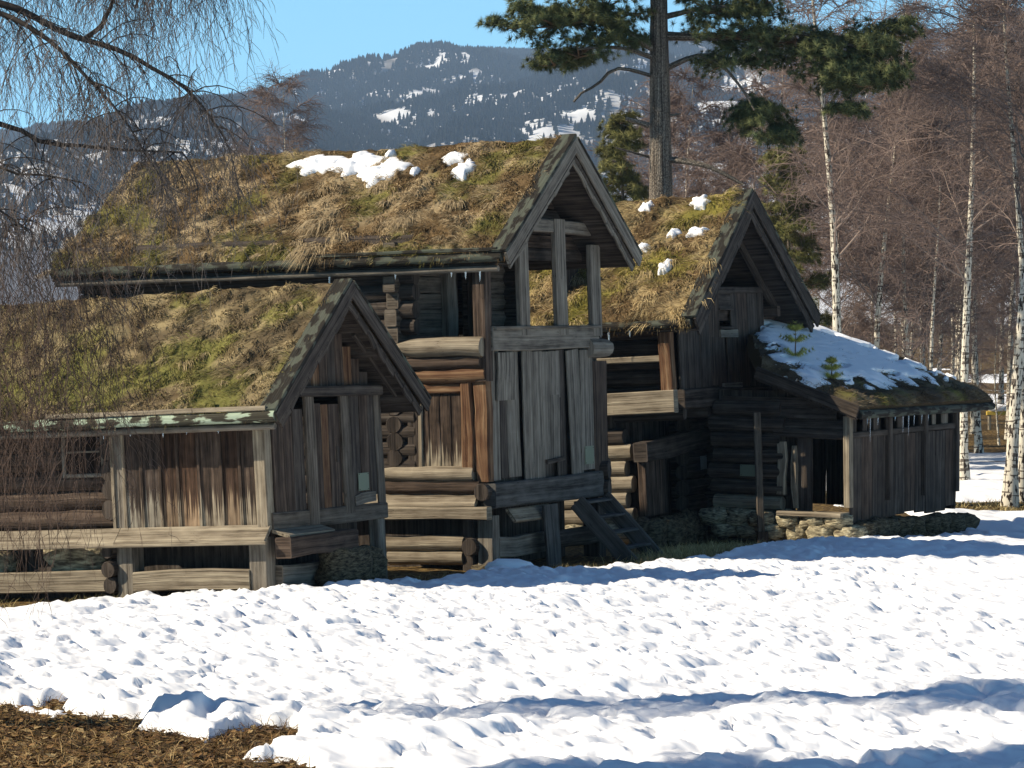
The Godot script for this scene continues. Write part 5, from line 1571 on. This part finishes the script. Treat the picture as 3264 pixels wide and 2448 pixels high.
# the weeping birch at the left, its hanging twigs in front of the houses
func build_weeping_birch():
	var t := thing("weeping_birch", "weeping birch hanging its bare twigs over the left side", "birch tree", Transform3D(Basis.IDENTITY.scaled(Vector3.ONE * 0.65), Vector3(-5.785, 1.4, -23.2)))
	var g := RandomNumberGenerator.new()
	g.seed = 909
	var m := MB.new()
	limb(m, [Vector3(0, -1.2, 0), Vector3(0.1, 3, 0.1), Vector3(0.0, 6, 0), Vector3(-0.1, 9, 0.1), Vector3(0.2, 13, 0)], 0.3, 0.06, WHITE, 14)
	part(t, "trunk", m, M["bark_birch"])
	var o := Vector3(8.9, 0.0, 0.0)
	var dark := Color(0.07, 0.055, 0.05)
	# limbs in metres from the camera's axis, moved to the trunk's base
	var L := [
		[[Vector3(-8.9, 7.2, 0), Vector3(-7.2, 7.85, 0.2), Vector3(-6.14, 7.75, 0.3), Vector3(-5.4, 7.4, 0.3), Vector3(-4.75, 7.2, 0.3), Vector3(-4.3, 6.95, 0.3), Vector3(-3.9, 6.7, 0.3), Vector3(-3.45, 6.1, 0.3)], 0.075, 0.012],
		[[Vector3(-5.2, 7.32, 0.3), Vector3(-4.95, 7.5, 0.3), Vector3(-4.83, 7.8, 0.3), Vector3(-4.6, 8.4, 0.3), Vector3(-4.2, 8.9, 0.4)], 0.03, 0.015],
		[[Vector3(-7.2, 7.85, 0.2), Vector3(-6.14, 7.62, 0.6), Vector3(-5.5, 7.25, 0.7), Vector3(-5.1, 6.85, 0.7), Vector3(-4.65, 6.35, 0.7), Vector3(-4.35, 5.85, 0.7)], 0.045, 0.008],
		[[Vector3(-8.9, 5.8, 0), Vector3(-7.4, 6.5, -0.2), Vector3(-6.14, 6.3, -0.3), Vector3(-5.8, 6.12, -0.3), Vector3(-5.3, 6.08, -0.3), Vector3(-4.8, 6.03, -0.3), Vector3(-4.05, 6.0, -0.3)], 0.06, 0.01],
		[[Vector3(-7.4, 6.4, -0.2), Vector3(-6.14, 5.75, 0.2), Vector3(-5.7, 5.7, 0.2), Vector3(-5.2, 5.6, 0.2)], 0.03, 0.008],
		[[Vector3(-8.9, 8.6, 0), Vector3(-6.5, 9.6, 0.5), Vector3(-5.0, 9.4, 0.8), Vector3(-4.1, 8.7, 0.9), Vector3(-3.8, 8.0, 0.9)], 0.07, 0.01],
		[[Vector3(-8.9, 8.0, 0), Vector3(-6.8, 8.9, -0.6), Vector3(-5.3, 8.8, -0.9), Vector3(-4.4, 8.2, -1.0)], 0.06, 0.01],
		[[Vector3(-8.9, 5.0, 0), Vector3(-7.6, 5.6, 0.4), Vector3(-6.6, 5.5, 0.6), Vector3(-5.8, 5.0, 0.7)], 0.05, 0.01],
		[[Vector3(-8.9, 9.8, 0), Vector3(-7.0, 11.0, 0.3), Vector3(-5.5, 10.6, 0.2), Vector3(-4.5, 9.5, 0.0)], 0.06, 0.01],
	]
	var cm := MB.new()
	var idx := 0
	for l in L:
		var b := MB.new()
		var pts := []
		for p in l[0]: pts.append(p + o)
		limb(b, pts, l[1], l[2], dark, 8)
		part(t, "limb", b, M["twig"])
		# branchlets with hanging strands
		var c := Curve3D.new()
		for p in pts: c.add_point(p)
		var ln := c.get_baked_length()
		var nb: int = [50, 20, 34, 22, 12, 115, 80, 22, 70][idx]
		for k in nb:
			var f := g.randf_range(0.22, 1.0)
			var p := c.sample_baked(ln * f)
			var d := Vector3(g.randfn(0.25, 0.5), g.randf_range(-0.5, 0.5), g.randfn(0, 0.5)).normalized()
			var bl := g.randf_range(0.3, 0.9)
			var bp := PackedVector3Array([p])
			for j in 4:
				p += d * bl / 4.0
				d = (d + Vector3(g.randfn(0, 0.12), -0.3, g.randfn(0, 0.12))).normalized()
				bp.append(p)
			tube(cm, bp, PackedFloat32Array([0.011, 0.009, 0.008, 0.006, 0.005]), 3, dark)
			for s in 7:
				strand(cm, g, bp[g.randi_range(1, 4)], g.randf_range(0.5, 1.7), Color(0.16, 0.135, 0.125))
		idx += 1
	# the long curtain at the left edge
	for k in 420:
		var x := -6.6 + pow(g.randf(), 1.5) * 1.7
		strand(cm, g, Vector3(x, g.randf_range(2.6, 5.6), g.randf_range(-0.6, 0.8)) + o, g.randf_range(1.2, 2.6), Color(0.12, 0.085, 0.07))
	part(t, "crown", cm, M["twig"])

func strand(m: MB, g: RandomNumberGenerator, p: Vector3, ln: float, col: Color):
	var n := maxi(4, int(ln / 0.16))
	var d := Vector3(g.randfn(0.05, 0.45), -0.5, g.randfn(0, 0.4)).normalized()
	var pts := PackedVector3Array([p])
	var rad := PackedFloat32Array([0.0042])
	for k in n:
		p += d * ln / n
		d = (d + Vector3(g.randfn(0, 0.13), -0.22, g.randfn(0, 0.13))).normalized()
		pts.append(p)
		rad.append(0.0042 - 0.0026 * (k + 1) / n)
		if g.randf() < 0.55:
			var sd := (d + Vector3(g.randfn(0, 0.7), g.randfn(0, 0.3), g.randfn(0, 0.7))).normalized()
			var sl := g.randf_range(0.1, 0.4)
			tube(m, PackedVector3Array([p, p + sd * sl * 0.5, p + sd * sl * 0.8 + Vector3(0, -sl * 0.25, 0)]), PackedFloat32Array([0.0033, 0.0028, 0.0016]), 3, col)
	tube(m, pts, rad, 3, col)

# trees off to the left whose shadows cross the near snow
func build_shadow_trees():
	var q := [[-11.5, -17.5, 12.0, "spruce standing left of the view whose shadow crosses the near snow"], [-15.0, -15.9, 15.0, "taller spruce farther left shading the near snow"], [-9.5, -16.4, 10.0, "shorter spruce left of the view nearest the camera"]]
	for s in q:
		var t := thing("spruce_tree", s[3], "spruce tree", Transform3D(Basis.IDENTITY, Vector3(s[0], -0.1, s[1])), "spruces left of the view")
		var m := MB.new()
		limb(m, [Vector3.ZERO, Vector3(0.05, s[2] * 0.5, 0), Vector3(0, s[2], 0)], 0.22, 0.02, WHITE)
		part(t, "trunk", m, M["bark_pine"])
		var pads := []
		for k in 60:
			var f := 0.1 + 0.88 * k / 59.0
			var a := k * 2.4
			var r: float = s[2] * 0.17 * (1.04 - f)
			pads.append([Vector3(cos(a) * r * 0.6, s[2] * f, sin(a) * r * 0.6), Vector3(r * 0.9 + 0.15, 0.25, r * 0.9 + 0.15), 40])
		pine_crown(t, pads, Color(0.03, 0.05, 0.02), Color(0.05, 0.07, 0.03), 1.4)

# ---------------------------------------------------------------- loose things
func build_small_things():
	# loose pole under the porch corner
	var xf := house_frame(Vector3(5.965, 0.080, -51.851), 32.0, 0.0, 0.98)
	var pole := thing("wooden_pole", "slim upright pole standing in front of the shed's stone foundation", "pole", Transform3D(Basis.IDENTITY, xf * Vector3(-0.35, 0, -1.6)))
	bd(pole, "shaft", Vector3(0.04, -0.25, 0), Vector3(-0.06, 2.16, 0), 0.13, 0.11, Vector3.RIGHT, M["wall"], 0.03)
	bd(pole, "foot_block", Vector3(0.05, -0.25, 0.02), Vector3(0.05, 0.02, 0.02), 0.2, 0.18, Vector3.RIGHT, M["dark"], 0.03)
	# snow heaps at the edge of the field
	var lump := MB.new()
	add_stone(lump, Vector3(0, 0.03, 0), Vector3(0.75, 0.3, 0.5), 4.4, WHITE, 0.1)
	var o := part(self, "snow_heap", lump, M["snow"])
	o.position = Vector3(-0.05, 0.24, -42.7)
	tag(o, "small rounded snow heap in front of the loft's corner", "snow heap")
	# red house far off behind the left twigs
	var h := thing("red_house", "distant red house with a pale grey roof behind the left twigs", "house", Transform3D(Basis(Vector3.UP, 0.35), Vector3(-19.8, -0.3, -122.0)))
	var w := MB.new()
	add_beam(w, Vector3(0, 0, 0), Vector3(0, 4.4, 0), 8.0, 6.0, Vector3.RIGHT, 0.0)
	part(h, "wall", w, M["red_paint"])
	for s in [-1.0, 1.0]:
		var r := MB.new()
		add_beam(r, Vector3(-4.4, 5.55, s * 1.75), Vector3(4.4, 5.55, s * 1.75), 4.4, 0.16, Vector3(0, -0.62 , s * 0.78), 0.0)
		part(h, "roof", r, M["roof_grey"])
	for s in [-1.0, 1.0]:
		var gb := MB.new()
		var k0 := gb.v.size()
		gb.face(Vector3(s * 4.0, 4.4, -3.0), Vector3(s * 4.0, 4.4, 3.0), Vector3(s * 4.0, 6.7, 0.05), Vector3(s * 4.0, 6.7, -0.05), Vector3(s, 0, 0), Vector2.ZERO, Vector2.ZERO, Vector2.ZERO, Vector2.ZERO, WHITE)
		part(h, "gable", gb, M["red_paint"])
	for x in [-2.0, 0.6, 2.6]:
		var wn := MB.new()
		add_beam(wn, Vector3(x, 1.4, 3.03), Vector3(x, 2.8, 3.03), 1.0, 0.06, Vector3.RIGHT, 0.0)
		part(h, "window", wn, M["void"])
	# pale bench under snow far off at the right edge
	var b := thing("snowy_bench", "far yellowish bench with snow on it between the right-hand trunks", "bench", Transform3D(Basis.IDENTITY, Vector3(18.2, -0.3, -109.0)))
	bd(b, "seat", Vector3(-0.45, 0.62, 0), Vector3(0.45, 0.62, 0), 0.14, 0.3, Vector3.UP, M["yellow_paint"])
	for x in [-0.35, 0.35]:
		bd(b, "leg", Vector3(x, 0, 0), Vector3(x, 0.56, 0), 0.1, 0.25, Vector3.RIGHT, M["tan"])
	var sn := MB.new()
	add_stone(sn, Vector3(0, 0.8, 0), Vector3(1.0, 0.3, 0.5), 2.0, WHITE, 0.4)
	part(b, "snow_cap", sn, M["snow"])
